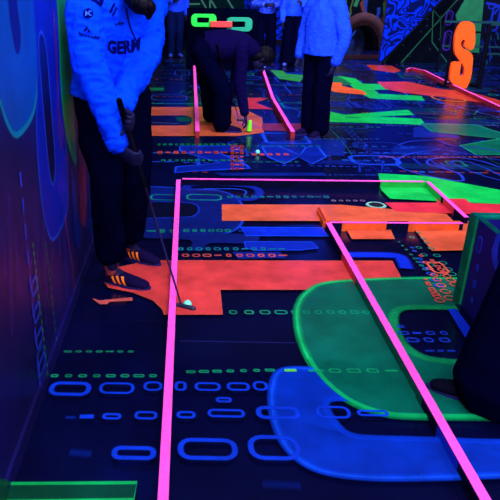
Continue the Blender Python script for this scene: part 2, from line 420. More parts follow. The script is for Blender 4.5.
# large green letter
outer = [(540, 281), (470, 281), (400, 281), (330, 285), (308, 294), (298, 308), (297, 325), (301, 345), (312, 368), (328, 388), (350, 405), (378, 416), (410, 420), (500, 421), (570, 421)]
inner = [(570, 366), (500, 366), (452, 365), (425, 361), (408, 352), (398, 340), (393, 326), (394, 316), (402, 311), (420, 310), (470, 311)]
o2 = [tuple(p) for p in catmull([V(p) for p in outer], 4)]; i2 = [tuple(p) for p in catmull([V(p) for p in inner], 4)]
A.band(A.px(o2), A.px(i2[::-1]), (0, 96, 78), .95)
A.strip(A.px(o2), .05, (8, 170, 95), .55); A.strip(A.px(o2), .02, (14, 200, 110), .8)
A.strip(A.px(i2), .06, (8, 160, 90), .6)
A.row(300, 372, 315, 4, 6, (10, 165, 120), .8, w=.013)
A.row(304, 352, 366, 3.4, 4, (10, 150, 95), .7); A.row(322, 384, 375, 5, 3, (10, 165, 100), .7, w=.012)
A.row(396, 450, 336, 4, 4, (20, 60, 210), .8, w=.012); A.row(404, 452, 343, 5, 3, (20, 66, 220), .85, w=.014); A.row(424, 456, 354, 3.4, 3, (20, 60, 200), .7, w=.012)
A.poly([(447, 312), (456, 312), (480, 345), (472, 353)], (8, 44, 205), .9)
A.ring(396, 328, 404, 331, .012, (20, 60, 200), .6)
# cascade of code marks left of the block
for k, (xa, ya, xb, yb, c, s_) in enumerate([(405, 230, 452, 300, (12, 130, 110), 3.2), (416, 232, 455, 282, (12, 130, 110), 3), (398, 244, 428, 276, (12, 130, 120), 1.8), (410, 248, 440, 292, (14, 80, 210), 2.8), (420, 258, 452, 306, (220, 84, 66), 3.6), (430, 262, 456, 290, (220, 84, 66), 3.2), (424, 282, 440, 306, (215, 70, 60), 3)]):
    n = 8
    for i in range(n):
        t = (i + rnd.random() * .5) / n; x = xa + (xb - xa) * t; y = ya + (yb - ya) * t; g = s_ * (.6 + .9 * t)
        A.ring(x - g * 1.2, y - g * .5, x + g * 1.2, y + g * .5, .012, c, .9, r=.45)
A.ring(428, 265, 446, 277, .02, (225, 92, 70), .9)
# blue letter in the foreground
bo = [(318, 374), (292, 373), (277, 378), (272, 394), (272, 412), (277, 434), (288, 454), (304, 468), (325, 477), (360, 482), (410, 483), (500, 480), (640, 474)]
bi = [(640, 446), (500, 447), (440, 445), (372, 443), (350, 440), (338, 432), (328, 418), (325, 408), (332, 404), (350, 404)]
b2 = [tuple(p) for p in catmull([V(p) for p in bo], 4)]; j2 = [tuple(p) for p in catmull([V(p) for p in bi], 4)]
A.band(A.px(b2), A.px(j2[::-1]), (2, 46, 172), .92)
A.strip(A.px(b2), .045, (4, 66, 225), .6); A.strip(A.px(b2), .016, (14, 84, 240), .7); A.strip(A.px(j2), .04, (4, 62, 220), .6)
A.fill2(A.px([p for p in o2 if p[0] < 420 and p[1] > 360] + [(420, 380), (350, 364)]), (0, 96, 78), .95)
A.strip(A.px([p for p in o2 if p[1] > 360]), .03, (10, 180, 100), .75)
RB = (8, 58, 215)
for r in [(49, 386, 92, 401), (99, 387, 135, 399), (143, 386, 163, 396), (174, 386, 187, 396), (194, 387, 221, 396), (226, 387, 250, 396), (102, 418, 122, 425), (134, 416, 158, 425), (176, 416, 196, 424), (207, 414, 245, 423), (215, 402, 232, 408), (111, 451, 157, 466), (177, 443, 238, 466), (247, 440, 300, 466), (255, 411, 300, 425), (252, 386, 268, 396), (315, 411, 350, 424), (356, 415, 388, 422)]:
    A.ring(*r, .026 if (r[3] - r[1]) > 13 else .017, RB, .85 if r[0] > 40 else .5, r=.4)
A.line([(80, 422), (94, 422)], .03, RB, .9); A.line([(66, 423), (76, 423)], .02, RB, .3); A.line([(70, 458), (92, 460)], .05, RB, .2, soft=.9); A.line([(262, 490), (300, 492)], .05, RB, .1, soft=.9)
A.row(63, 136, 356.5, 2.4, 7, (14, 140, 90), .75, w=.01); A.row(48, 160, 381, 3.6, 8, (10, 150, 100), .85, w=.011); A.row(184, 276, 377, 3.2, 7, (10, 150, 100), .85, w=.011, y2=375)
A.row(280, 300, 375.5, 5, 1, (90, 210, 60), .95, w=.016); A.row(306, 400, 376, 5, 5, (14, 170, 105), .8, w=.013)
A.poly([(0, 490), (137, 489), (134, 506), (-8, 508)], (0, 70, 44), .9, edge=(10, 190, 90), ew=.02)
A.done('painted_lettering', m_paint, floor)

# ------------------------------------------------------------------ left wall art
def unw(x, y):
    p = PX(x, y, XW); return (p.y, p.z)
W = Art(unw, lambda u, v, h: V((XW + .0005 + h, u, v)), .0002)
def wp(pts, rgb, a=1, **k): W.poly(pts, rgb, a, **k)
W.poly([(-25, -60), (30, -60), (33, 0), (37, 55), (36, 95), (31, 118), (17, 135), (8, 125), (0, 102), (-12, 60)], (0, 76, 178), .92, edge=(4, 140, 180), ew=.03, curve=3)
W.poly([(4, -60), (14, -60), (17, 0), (21, 35), (19, 55), (14, 50), (8, 10)], (4, 10, 100), .9, edge=(10, 90, 190), ew=.015, curve=3)
W.poly([(31, -60), (57, -60), (62, 40), (65, 110), (67, 180), (66, 214), (53, 240), (45, 222), (40, 190), (36, 130), (37, 70)], (4, 26, 175), .88, edge=(16, 70, 215), ew=.022, curve=3)
W.poly([(41, 32), (46, 50), (51, 110), (55, 165), (52, 185), (48, 165), (42, 100), (38, 45)], (3, 6, 66), .95, edge=(24, 70, 215), ew=.022, curve=3)
W.line([(53, 10), (56, 60), (58, 110), (61, 150)], .035, (130, 20, 60), .4)
W.poly([(56, -60), (82, -60), (80, 0), (74, 60), (73, 110), (76, 160), (72, 158), (66, 135), (61, 95), (59, 40)], (0, 150, 70), .9, edge=(20, 190, 70), ew=.02, curve=3)
W.poly([(78, 120), (84, 130), (86, 200), (84, 228), (80, 222), (78, 170)], (150, 40, 50), .65)
W.poly([(70, 170), (74, 180), (80, 240), (78, 252), (74, 235)], (8, 40, 170), .8)
W.poly([(87, 180), (96, 240), (98, 262), (92, 250)], (8, 40, 170), .7)
W.line([(64, 215), (72, 270), (75, 300)], .02, (150, 50, 40), .6)
for i in range(9):
    y = 172 + i * 26; x = 19 + i * 2.4
    W.line([(x, y), (x + 1.4, y + 15)], .03, (40, 60, 225), .8)
    if i > 3: W.ring(x + 1, y, x + 7 + i * .3, y + 20, .02, (34, 66, 220), .85)
for i in range(16):
    y = 243 + i * 8.5; x = 31 + i * .9
    W.line([(x, y), (x + .6, y + 4.6)], .012, (20, 170, 90), .85)
    W.line([(x + 13, y), (x + 13.5, y + 4)], .010, (30, 170, 90), .8)
W.ring(33, 345, 42, 378, .02, (14, 50, 190), .6)
for i in range(14):
    x = -30 + i * 7; W.line([(x, 190 + (i * 37) % 60), (x + 3, 250 + (i * 53) % 90)], .05, (30, 20, 140), .25)
W.poly([(-40, 470), (3, 480), (4, 500), (-30, 560)], (0, 80, 50), .8)
W.done('painted_lettering', m_wallpaint, wall_left)

# ------------------------------------------------------------------ far wall art: trees, truss lines
def unb(x, y):
    p = PY(x, y, YF); return (p.x, p.z)
B = Art(unb, lambda u, v, h: V((u, YF - .001 - h, v)), .0004)
for i in range(260):
    x = rnd.uniform(-4, 12.5); z0 = rnd.uniform(0, 1.9); z1 = min(3.1, z0 + rnd.uniform(.2, 1.2))
    c = rnd.choice([(0, 110, 90), (0, 150, 80), (20, 130, 90), (10, 40, 100), (60, 90, 30), (0, 40, 60), (16, 60, 170), (110, 50, 40)])
    p = [(x + rnd.uniform(-.06, .06) + .05 * math.sin(j), z0 + (z1 - z0) * j / 5) for j in range(6)]
    B.strip(p, rnd.uniform(.06, .16), c, rnd.uniform(.6, .95)); B.n -= rnd.random() < .9
for x in (1.2, 3.0, 4.6, 5.9, 7.5, 9.3):
    B.strip([(x, 0), (x + .08, .8), (x - .05, 1.6), (x + .1, 3.1)], .22, (40, 34, 20), .8)
B.done('painted_trees', m_wallpaint, wall_back)
# ================================================================== RAILS
m_pink = mat('fluorescent pink rail paint', (255, 84, 200), rough=.5, spec=.3, noise_amt=.12, noise_scale=30)
m_rail = mat('dark painted timber', (4, 5, 42), rough=.7, spec=.05, noise_amt=.4, noise_scale=12)
m_railred = mat('red painted timber', (150, 26, 40), rough=.55, spec=.3, noise_amt=.3, noise_scale=12)
ZR = .065
def face_patch(t, pts, h, w, y0, y1, mtl):
    a, b = PZ(*pts[0], h), PZ(*pts[1], h); d = (b - a); d.z = 0; n = V((-d.y, d.x, 0)).normalized()
    if n.x > 0: n = -n
    f = lambda y: min(1, max(0, (y - pts[0][1]) / (pts[1][1] - pts[0][1])))
    g = lambda y: PZ(pts[0][0] + (pts[1][0] - pts[0][0]) * f(y), y, h)
    p, q = g(y0), g(y1); o = V(t.location); bm = bmesh.new()
    vs = [bm.verts.new((r.x - o.x + n.x * (w / 2 + .0015), r.y - o.y + n.y * (w / 2 + .0015), z)) for r, z in ((p, .001), (q, .001), (q, h - .004), (p, h - .004))]
    bm.faces.new(vs); obj('painted_patch', bm, mtl, t)
def rail(name, label, pts, w=.034, h=ZR, side=m_rail, e0=0, e1=0, pix=True, patches=(), group=None):
    P = [PZ(x, y, h) if pix else V(x_ for x_ in (x, y, h)) for x, y in pts]
    t = thing(name, label, 'rail', (P[0].x, P[0].y, 0), group=group)
    L = lambda p: (p.x - P[0].x, p.y - P[0].y)
    bm = bmesh.new(); b2 = bmesh.new()
    for i, (a, b) in enumerate(zip(P, P[1:])):
        s0 = e0 if i == 0 else w * .3; s1 = e1 if i == len(P) - 2 else 0
        bar(bm, L(a), L(b), w, 0.0005, h - .003, s0, s1); bar(b2, L(a), L(b), w + .001, h - .003, h, s0, s1)
    obj('board', bm, side, t); obj('painted_top', b2, m_pink, t)
    for (x0, x1, c) in patches:                       # floor paint carried up the near face of the board
        bm = bmesh.new(); a, b = P[0], P[-1]
        X0 = PZ(x0, pts[0][1], h).x; X1 = PZ(x1, pts[0][1], h).x
        f = lambda X: a.y + (b.y - a.y) * (X - a.x) / (b.x - a.x)
        vs = [bm.verts.new((X - P[0].x, f(X) - P[0].y - w / 2 - .0015, z)) for X, z in ((X0, .001), (X1, .001), (X1, h - .004), (X0, h - .004))]
        bm.faces.new(vs); obj('painted_patch', bm, c, t)
    return t
m_orp = mat('orange painted timber', (225, 84, 30), rough=.5, noise_amt=.2, noise_scale=14)
m_grp = mat('green painted timber', (14, 170, 60), rough=.5, noise_amt=.2, noise_scale=14)
rail('lane_rail', 'long pink topped rail left of the lane, beside the golf ball and putter head', [(163, 500), (178.5, 179.5)], e0=.5)
rail('lane_rail', 'pink topped rail across the far end of the lane', [(182.5, 178.6), (424, 181.4)], w=.03, patches=((378, 424, m_grp),))
t = rail('lane_rail', 'short slanting pink topped rail between the green patch and the blue block', [(428, 181.6), (466.5, 217)], w=.032)
m_rdp = mat('red painted timber face', (205, 40, 60), rough=.5, noise_amt=.2, noise_scale=14); m_tlp = mat('teal painted timber face', (0, 84, 66), rough=.5, noise_amt=.2, noise_scale=14)
face_patch(t, [(428, 181.6), (466.5, 217)], ZR, .032, 182, 196, m_grp); face_patch(t, [(428, 181.6), (466.5, 217)], ZR, .032, 198, 208, m_rdp)
rail('lane_rail', 'thin pink topped rail crossing the orange strip to the blue block', [(330, 222), (463, 223)], w=.022, patches=((342, 386, m_orp), (408, 458, m_orp)))
lr = [(328.5, 222.5), (486, 500)]
t = rail('lane_rail', 'long pink topped rail slanting from the lane centre to the lower right corner', lr, w=.036, e1=.4)
for y0, y1, m_ in ((252, 278, m_rdp), (279, 397, m_tlp), (424, 462, mat('blue painted timber face', (2, 42, 190), rough=.5))): face_patch(t, lr, ZR, .036, y0, y1, m_)
t = thing('timber_block', 'short orange painted timber stub at the head of the slanting rail', 'timber block', PZ(326, 222))
a = PZ(320, 208.5, .05); b = PZ(326.5, 221, .05); bm = bmesh.new(); o_ = t.location
bar(bm, (a.x - o_.x, a.y - o_.y), (b.x - o_.x, b.y - o_.y), .045, .0005, .052)
obj('board', bm, m_orp, t); bm = bmesh.new(); bar(bm, (a.x - o_.x - .01, a.y - o_.y), (b.x - o_.x - .01, b.y - o_.y), .012, .053, .06); obj('top_strip', bm, m_railred, t)
rail('lane_rail', 'short pink topped rail beside the leg of the bending golfer', [(197.5, 131), (194, 57)], w=.045, h=.075, side=m_railred)
rail('lane_rail', 'bent pink topped rail ending at the shoes of the player in a white sweater', [(293, 131.5), (273, 98), (262, 66)], w=.045, h=.075, side=m_railred)
rail('lane_rail', 'pink topped rail running under the orange letter S', [(407, 69), (411, 67.5), (424, 70), (452, 84), (478, 96), (502, 107)], w=.04, h=.06, side=m_railred)

# hole and balls
c = PZ(376, 205.4)
t = thing('golf_hole', 'round golf hole with a pale painted ring near the pink painted floor', 'golf hole', (c.x, c.y, 0))
def annulus(bm, r0_, r1_, z, n=36):
    a = [bm.verts.new((r0_ * math.cos(2 * math.pi * i / n), r0_ * math.sin(2 * math.pi * i / n), z)) for i in range(n)]
    b = [bm.verts.new((r1_ * math.cos(2 * math.pi * i / n), r1_ * math.sin(2 * math.pi * i / n), z)) for i in range(n)]
    for i in range(n): bm.faces.new((a[i], a[(i + 1) % n], b[(i + 1) % n], b[i]))
bm = bmesh.new(); annulus(bm, .056, .072, .006); annulus(bm, .072, .078, .004); obj('rim', bm, mat('pale teal ring paint', (120, 190, 170), rough=.4), t)
bm = bmesh.new(); bmesh.ops.create_circle(bm, cap_ends=True, radius=.056, segments=36, matrix=Matrix.Translation((0, 0, .005))); obj('cup', bm, mat('black cup', (2, 2, 20), rough=.6), t)
m_ball = mat('fluorescent white golf ball', (110, 235, 205), rough=.4, spec=.4)
def golf_ball(px, py, label, rgbm):
    c = PZ(px, py + 3.0); r = .0225
    bm = bmesh.new(); bmesh.ops.create_icosphere(bm, subdivisions=4, radius=r)
    for v in bm.verts:
        n_ = v.co.normalized(); v.co -= n_ * .0006 * (.5 + .5 * math.sin(n_.x * 30) * math.sin(n_.y * 30) * math.sin(n_.z * 30))
    o = obj('golf_ball', bm, rgbm, smooth=True); o.location = (c.x, c.y, r + .003); tag(o, label, 'golf ball'); return o
golf_ball(187.3, 305.5, 'pale green golf ball touching the putter head beside the long left rail', m_ball)
golf_ball(257.5, 151.5, 'pale green golf ball on the blue lettering behind the lane', m_ball)

# ================================================================== BLOCK ON THE RIGHT
m_blockpaint = paint_material(.7, .03, 'fluorescent block paint', wear=.5, scale=12)
m_blk = mat('indigo block paint', (14, 8, 100), rough=.6, spec=.08, noise_amt=.4, noise_scale=5)
m_teal = mat('teal edge paint', (0, 96, 84), rough=.45, noise_amt=.5, noise_scale=16)
c = PZ(452, 304)
y1b = c.y; xb = c.x; y0b = PZ(482, 352).y; HB = PY(463.5, 212.5, y1b).z
t = thing('low_block', 'low indigo painted block with teal edges at the right of the lane', 'obstacle block', (xb, 0, 0))
bm = bmesh.new(); box(bm, (0, y0b, .0005), (1.3, y1b, HB)); bl = bevel(obj('block', bm, m_blk, t), .006)
K = Art(lambda x, y: ((lambda p: (p.y, p.z))(PX(x, y, xb))), lambda u, v, h: V((-.001 - h, u, v)), .0003)
K.fill2([(y1b, .001), (y1b, HB), (y1b - .1, HB), (y1b - .1, .001)], (0, 96, 72), 1); K.strip([(y1b - .09, .0), (y1b - .09, HB)], .04, (14, 175, 105), .8)
K.fill2([(y1b, .001), (y0b, .001), (y0b, .05), (y1b - .1, .05)], (6, 10, 70), .8)
for (x0, y0, x1, y1) in ((477, 234, 483, 255), (476, 263, 480, 273), (473, 279, 477, 290), (471, 296, 474, 304)):
    K.ring(x0, y0, x1, y1, .018, (40, 56, 205), .75)
K.line([(506, 235), (498, 240), (496, 262), (500, 275), (490, 300), (487, 318)], .06, (38, 60, 225), .85, curve=3)
K.line([(500, 236), (493, 250), (494, 262)], .02, (50, 70, 235), .6)
K.done('side_lettering', m_blockpaint, t)
K = Art(lambda x, y: ((lambda p: (p.x - xb, p.y))(PZ(x, y, HB))), lambda u, v, h: V((u, v, HB + .001 + h)), .0003)
K.fill2([(0, y1b), (1.3, y1b), (1.3, y1b - .1), (0, y1b - .1)], (0, 92, 86), 1); K.strip([(.02, y1b - .05), (1.3, y1b - .05)], .04, (10, 140, 120), .6)
K.fill2([(0, y1b), (0, y0b), (.035, y0b), (.035, y1b)], (0, 80, 80), .9)
K.strip([(.12, y1b - .25), (.4, y1b - .22), (.7, y1b - .3), (.7, y1b - .36), (.3, y1b - .38)], .05, (8, 40, 190), .8)
K.done('top_lettering', m_blockpaint, t)

# ================================================================== RIGHT BACKGROUND
m_teal_line = mat('teal painted line', (20, 110, 84), rough=.5)
YT = PZ(379, 64).y
# triangular mural panel
def unt(x, y):
    p = PY(x, y, YT); return (p.x, p.z)
m_maze = bpy.data.materials.new('blue maze mural'); m_maze.use_nodes = True
nt = m_maze.node_tree; b_ = nt.nodes['Principled BSDF']; b_.inputs['Roughness'].default_value = .6; b_.inputs['Specular IOR Level'].default_value = 0
tc = nt.nodes.new('ShaderNodeTexCoord'); n1 = nt.nodes.new('ShaderNodeTexNoise'); n1.inputs['Scale'].default_value = 3.4; n1.inputs['Detail'].default_value = 1.0; n1.inputs['Distortion'].default_value = .6
mm = nt.nodes.new('ShaderNodeMath'); mm.operation = 'MULTIPLY'; mm.inputs[1].default_value = 50
ms = nt.nodes.new('ShaderNodeMath'); ms.operation = 'SINE'
rp = nt.nodes.new('ShaderNodeValToRGB'); rp.color_ramp.elements[0].position = .35; rp.color_ramp.elements[0].color = lin(6, 14, 70) + (1,); rp.color_ramp.elements[1].position = .75; rp.color_ramp.elements[1].color = lin(4, 40, 205) + (1,)
ma = nt.nodes.new('ShaderNodeMath'); ma.operation = 'MULTIPLY_ADD'; ma.inputs[1].default_value = .5; ma.inputs[2].default_value = .5
nt.links.new(tc.outputs['Object'], n1.inputs['Vector']); nt.links.new(n1.outputs['Fac'], mm.inputs[0]); nt.links.new(mm.outputs[0], ms.inputs[0]); nt.links.new(ms.outputs[0], ma.inputs[0]); nt.links.new(ma.outputs[0], rp.inputs['Fac']); nt.links.new(rp.outputs['Color'], b_.inputs['Base Color'])
o0 = PY(379, 64, YT)
t = thing('mural_panel', 'slanting blue maze patterned panel standing at the back right', 'mural panel', (o0.x, o0.y, 0))
T = lambda u, v, w: V((u - o0.x, w, v))
pts = [unt(378.5, 64.5), unt(386, 20), unt(391, -25), unt(395, -60), unt(497, -60), unt(440, 2)]
pts[0] = (pts[0][0], .003)
bm = bmesh.new(); extrude_poly(bm, pts, T, .08); obj('panel', bm, m_maze, t)
Lk = Art(unt, lambda u, v, h: V((u - o0.x, -.003 - h, v)), .0004)
bm = bmesh.new()
p0, p1 = unt(381, 64), unt(441.5, 1.5); p2 = unt(499, -60)
for a, b, w in ((p0, p2, .035),):
    d = V((b[0] - a[0], b[1] - a[1])).normalized(); n = V((-d.y, d.x)) * w / 2
    extrude_poly(bm, [(a[0] + n.x, max(.004, a[1] + n.y)), (a[0] - n.x, max(.004, a[1] - n.y)), (b[0] - n.x, b[1] - n.y), (b[0] + n.x, b[1] + n.y)], lambda u, v, w_: V((u - o0.x, -.03 + w_, v)), .03)
obj('edge_trim', bm, m_black, t)
# dark truss painted wall behind the letters
YB = YT + .35
bm = bmesh.new(); x0 = PY(383, 60, YB).x; box(bm, (x0, YB, 0), (12.8, YB + .12, 3.2))
wb = structure(obj('wall_truss', bm, m_dark))
def unk(x, y):
    p = PY(x, y, YB); return (p.x, p.z)
G = Art(unk, lambda u, v, h: V((u, YB - .001 - h, v)), .0004)
TL = (20, 110, 80)
G.poly([(455, 0), (500, 0), (500, 70), (440, 70), (440, 30)], (3, 10, 50), .5)
G.line([(400, 64), (500, -48)], .03, TL, .9); G.line([(384, 62), (460, -24)], .02, TL, .5)
G.line([(433, 8), (432, 42), (447, 62)], .03, TL, .8); G.line([(441, 15), (440, 50)], .02, TL, .6); G.line([(432, 8), (440, 18)], .02, TL, .6)
for i in range(22):
    x, y = rnd.uniform(392, 450), rnd.uniform(2, 60)
    if (x - 384) < (62 - y) * .9: continue
    G.line([(x, y), (x + 1.2, y)], .02, (40, 90, 90), .8)
for r in ((445, 10, 453, 26), (443, 30, 452, 51)): G.ring(*r, .035, (70, 40, 190), .9, r=.5)
for r in ((446, 13, 451, 23), (445, 34, 450, 47)): G.ring(*r, .02, (50, 30, 150), .7, r=.5)
G.row(484, 500, 6, 7, 1, (10, 50, 210), .8); G.ring(490, 5, 500, 32, .06, (10, 50, 210), .8); G.line([(486, 3), (500, 6), (494, 14)], .06, (10, 50, 210), .8)
G.line([(488, 20), (490, 60)], .05, (14, 40, 180), .7); G.line([(480, 40), (486, 66)], .05, (14, 50, 150), .5)
for i in range(30):
    x, y = rnd.uniform(470, 500), rnd.uniform(25, 66); G.line([(x, y), (x + rnd.uniform(-1, 3), y + rnd.uniform(2, 8))], .035, rnd.choice([(10, 40, 170), (10, 90, 120), (20, 30, 120)]), .6)
G.line([(380, 63.5), (500, 66)], .05, (10, 60, 130), .6)
G.done('painted_truss', m_wallpaint, wb)
# green figure one
YN = YT - .25
u0_ = PY(470, 60, YN)
t = thing('number_sign', 'dark green numeral one cut out, standing behind the orange letter S', 'number sign', (u0_.x, YN, 0))
q = [PY(x, y, YN) for x, y in ((483, -14), (470, -8), (462, 5), (456, 15), (457, 22), (467, 23), (465, 52), (479, 53), (484, 0), (488, -14))]
q = [(p.x - u0_.x, p.z) for p in q]
bm = bmesh.new(); extrude_poly(bm, q, lambda u, v, w: V((u, w, v)), .05); bevel(obj('numeral', bm, mat('deep green sign paint', (0, 104, 66), rough=.5, noise_amt=.25), t), .006)
bm = bmesh.new(); zt = min(p[1] for p in q)
box(bm, (-.1, .01, .001), (.02, .04, zt + .15)); box(bm, (-.25, -.1, .001), (.2, .15, .03)); obj('stand', bm, m_black, t)
# orange letter S
c = PZ(463, 88.5); YS = c.y
t = thing('letter_sign', 'bright orange letter S standing on a dark frame behind the pink rail', 'letter sign', (c.x, YS, 0))
S_ = [(463, 22), (471, 22), (475, 27), (475, 44), (472, 50), (468, 49), (464, 46), (465, 41), (463, 40), (461, 44), (463, 48), (470, 52), (473, 58), (471, 78), (466, 88.5), (462, 88.5), (452, 83), (450, 78), (452, 64), (456, 62), (461, 63), (460, 74), (462, 76), (464, 74), (464, 67), (458, 58), (455, 52), (455, 38), (458, 28)]
q = [tuple(p) for p in catmull([V(p) for p in S_], 3, True)]
dd = .07
pp = []
for x, y in q:
    p = PY(x, y, YS); pp.append((p.x - c.x, p.z))
bm = bmesh.new(); extrude_poly(bm, pp, lambda u, v, w: V((u, w, v)), dd)
bevel(obj('letter', bm, mat('fluorescent orange letter paint', (255, 96, 22), rough=.5, spec=.2, noise_amt=.12, noise_scale=5), t), .006)
bm = bmesh.new()
for x in (-.28, .26): box(bm, (x, .09, .001), (x + .035, .125, 1.0))
for z in (.05, .5, .86): box(bm, (-.28, .075, z), (.295, .1, z + .03))
box(bm, (-.3, -.02, .001), (-.24, .4, .03)); box(bm, (.25, -.02, .001), (.31, .4, .03)); obj('frame', bm, m_black, t)
# railings on the far right
def railing(label, x0, x1, y, zt, n):
    t = thing('railing', label, 'railing', ((x0 + x1) / 2, y, 0)); w = (x1 - x0) / 2
    bm = bmesh.new(); box(bm, (-w, -.02, zt - .04), (w, .02, zt)); box(bm, (-w, -.015, zt * .5), (w, .015, zt * .5 + .03)); obj('handrail', bm, mat('teal railing paint', (6, 56, 66), rough=.4), t)
    for i in range(n):
        bm = bmesh.new(); X = -w + 2 * w * i / (n - 1); box(bm, (X - .02, -.02, .001), (X + .02, .02, zt - .04)); obj('post', bm, m_black, t)
a = PZ(482, 86); railing('dark railing with teal handrail right of the orange letter S', a.x, a.x + 2.2, a.y + .1, 1.0, 5)
a = PZ(440, 74); railing('dark railing with teal handrail behind the orange letter S', a.x, a.x + 2.6, a.y + .2, .95, 4)

# chain link sign behind the bending golfer
YC = PZ(220, 70).y
c = PY(220, 60, YC)
t = thing('chain_sign', 'glowing green and red chain shaped sign on a dark board behind the bending golfer', 'sign', (c.x, YC, 0))
def ringshape(x0, y0, x1, y1, hx0, hy0, hx1, hy1, mtl, nm, off=0, dep=.05, rr=.35):
    a = PY(x0, y1, YC); b = PY(x1, y0, YC); ha = PY(hx0, hy1, YC); hb = PY(hx1, hy0, YC)
    g = Art(None, None); o_ = g.rrect(a.x - c.x, a.z, b.x - c.x, b.z, rr, 5); i_ = g.rrect(ha.x - c.x, ha.z, hb.x - c.x, hb.z, .2, 5); g.bm.free()
    bm = bmesh.new(); k = len(o_)
    R = [[bm.verts.new((p[0], yy, p[1])) for p in s] for s, yy in ((o_, -off - dep), (i_, -off - dep), (i_, -off), (o_, -off))]
    for s in range(4):
        A_, B_ = R[s], R[(s + 1) % 4]
        for i in range(k): bm.faces.new((A_[i], A_[(i + 1) % k], B_[(i + 1) % k], B_[i]))
    bmesh.ops.recalc_face_normals(bm, faces=bm.faces)
    bevel(obj(nm, bm, mtl, t), .005)
ringshape(191, 14, 216.5, 26.5, 197, 17.5, 209, 22.5, mat('bright green sign paint', (20, 240, 70), rough=.5), 'green_link', .002)
ringshape(226, 17.5, 252.5, 31, 231, 21.5, 245, 27, mat('teal sign paint', (0, 160, 120), rough=.5), 'teal_link', .002)
a = PY(210, 26.8, YC); b = PY(232, 21.2, YC); bm = bmesh.new(); box(bm, (a.x - c.x, -.11, a.z), (b.x - c.x, -.055, b.z)); bevel(obj('red_bar', bm, mat('coral sign paint', (240, 66, 66), rough=.5), t), .01)
a = PY(186, 60, YC); b = PY(258, 9, YC); bm = bmesh.new(); box(bm, (a.x - c.x, 0, .001), (b.x - c.x, .06, b.z)); bevel(obj('board', bm, mat('black sign board', (1, 3, 22), rough=.8, spec=.0), t), .01)
# dark frame wall with truss lines in the middle distance
YM = PZ(215, 50).y
a = PY(188, 50, YM); b = PY(246, -30, YM)
t = thing('truss_panel', 'dark green panel with slanting truss lines behind the chain sign', 'panel', ((a.x + b.x) / 2, YM, 0)); cx_ = (a.x + b.x) / 2
bm = bmesh.new(); box(bm, (a.x - cx_, 0, .001), (b.x - cx_, .08, 2.6)); obj('panel', bm, mat('dark green panel paint', (0, 26, 34), rough=.8, spec=.03, noise_amt=.4), t)
bm = bmesh.new()
for (p, q_) in (((188, 0), (188, 40)), ((188, 4), (200, 4)), ((198, -6), (220, 32)), ((207, -6), (232, 34)), ((224, -6), (244, 26)), ((210, 0), (210, 40))):
    A0, B0 = PY(*p, YM), PY(*q_, YM); d = (B0 - A0).normalized(); n = V((-d.z, 0, d.x)) * .02
    extrude_poly(bm, [((A0 + n).x - cx_, (A0 + n).z), ((A0 - n).x - cx_, (A0 - n).z), ((B0 - n).x - cx_, (B0 - n).z), ((B0 + n).x - cx_, (B0 + n).z)], lambda u, v, w: V((u, -.02 + w, v)), .019)
obj('truss_lines', bm, m_teal_line, t)
# blue maze panel behind the people
YQ = PZ(250, 43).y
a = PY(236, 40, YQ); b = PY(300, 40, YQ); cx_ = (a.x + b.x) / 2
t = thing('mural_panel', 'blue maze patterned panel behind the people at the top centre', 'mural panel', (cx_, YQ, 0))
bm = bmesh.new(); pts = [(a.x - cx_ + .5, .001), (b.x - cx_, .001), (b.x - cx_, 2.8), (a.x - cx_ - .4, 2.8), (a.x - cx_ - .1, 1.6)]
extrude_poly(bm, pts, lambda u, v, w: V((u, w, v)), .08); obj('panel', bm, m_maze, t)
bm = bmesh.new(); box(bm, (a.x - cx_ + .5, -.03, .001), (b.x - cx_, 0, .1)); obj('foot_board', bm, m_black, t)
# arched tunnel in the middle right
ca = PZ(360, 50)
t = thing('arch_tunnel', 'dark arched tunnel with a dull red rim at the back beside the painted trees', 'tunnel', (ca.x, ca.y, 0))
def arch(bm, r0_, r1_, y0, y1, hh=1.0, n=20):
    R = []
    for i in range(n + 1):
        a = math.pi * i / n; R.append([bm.verts.new((r * math.cos(a), y, max(.002, r * math.sin(a) * hh))) for r, y in ((r0_, y0), (r1_, y0), (r1_, y1), (r0_, y1))])
    for p, q_ in zip(R, R[1:]):
        for j in range(4): bm.faces.new((p[j], p[(j + 1) % 4], q_[(j + 1) % 4], q_[j]))
    bm.faces.new(R[0]); bm.faces.new(R[-1][::-1]); bmesh.ops.recalc_face_normals(bm, faces=bm.faces)
bm = bmesh.new(); arch(bm, .36, .46, 0, 1.0, 1.5); obj('shell', bm, m_black, t, True)
bm = bmesh.new(); arch(bm, .44, .66, -.12, .0, 1.35); obj('red_rim', bm, mat('dull red rim', (50, 20, 34), rough=.9, noise_amt=.5), t, True)
# ================================================================== PEOPLE
m_skin = mat('skin', (12, 14, 56), rough=.65, spec=.12, noise_amt=.15)
m_eye = mat('eye white', (60, 90, 200), rough=.3)
m_hair = mat('dark hair', (2, 2, 16), rough=.6, spec=.08, bump=.5, bump_scale=40, stretch=(1, 1, .15))
m_lips = mat('lips', (44, 10, 40), rough=.5)
m_blk_cloth = mat('black trouser cloth', (2, 3, 28), rough=.9, spec=.0, bump=.25, bump_scale=7, stretch=(1, 1, .4))
m_blk_top = mat('black jacket cloth', (8, 4, 52), rough=.9, spec=.02, bump=.3, bump_scale=6)
m_jeans = mat('dark jeans cloth', (7, 20, 74), rough=.85, spec=.0, bump=.25, bump_scale=9, stretch=(1, 1, .4), noise_amt=.3)
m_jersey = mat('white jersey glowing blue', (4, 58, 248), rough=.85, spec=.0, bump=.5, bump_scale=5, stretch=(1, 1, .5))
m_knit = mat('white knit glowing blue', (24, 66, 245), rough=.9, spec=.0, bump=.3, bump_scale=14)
m_print = mat('navy print', (3, 6, 80), rough=.8, spec=0)
m_shoe = mat('dark shoe mesh', (14, 5, 50), rough=.8, spec=.05, bump=.2, bump_scale=60)
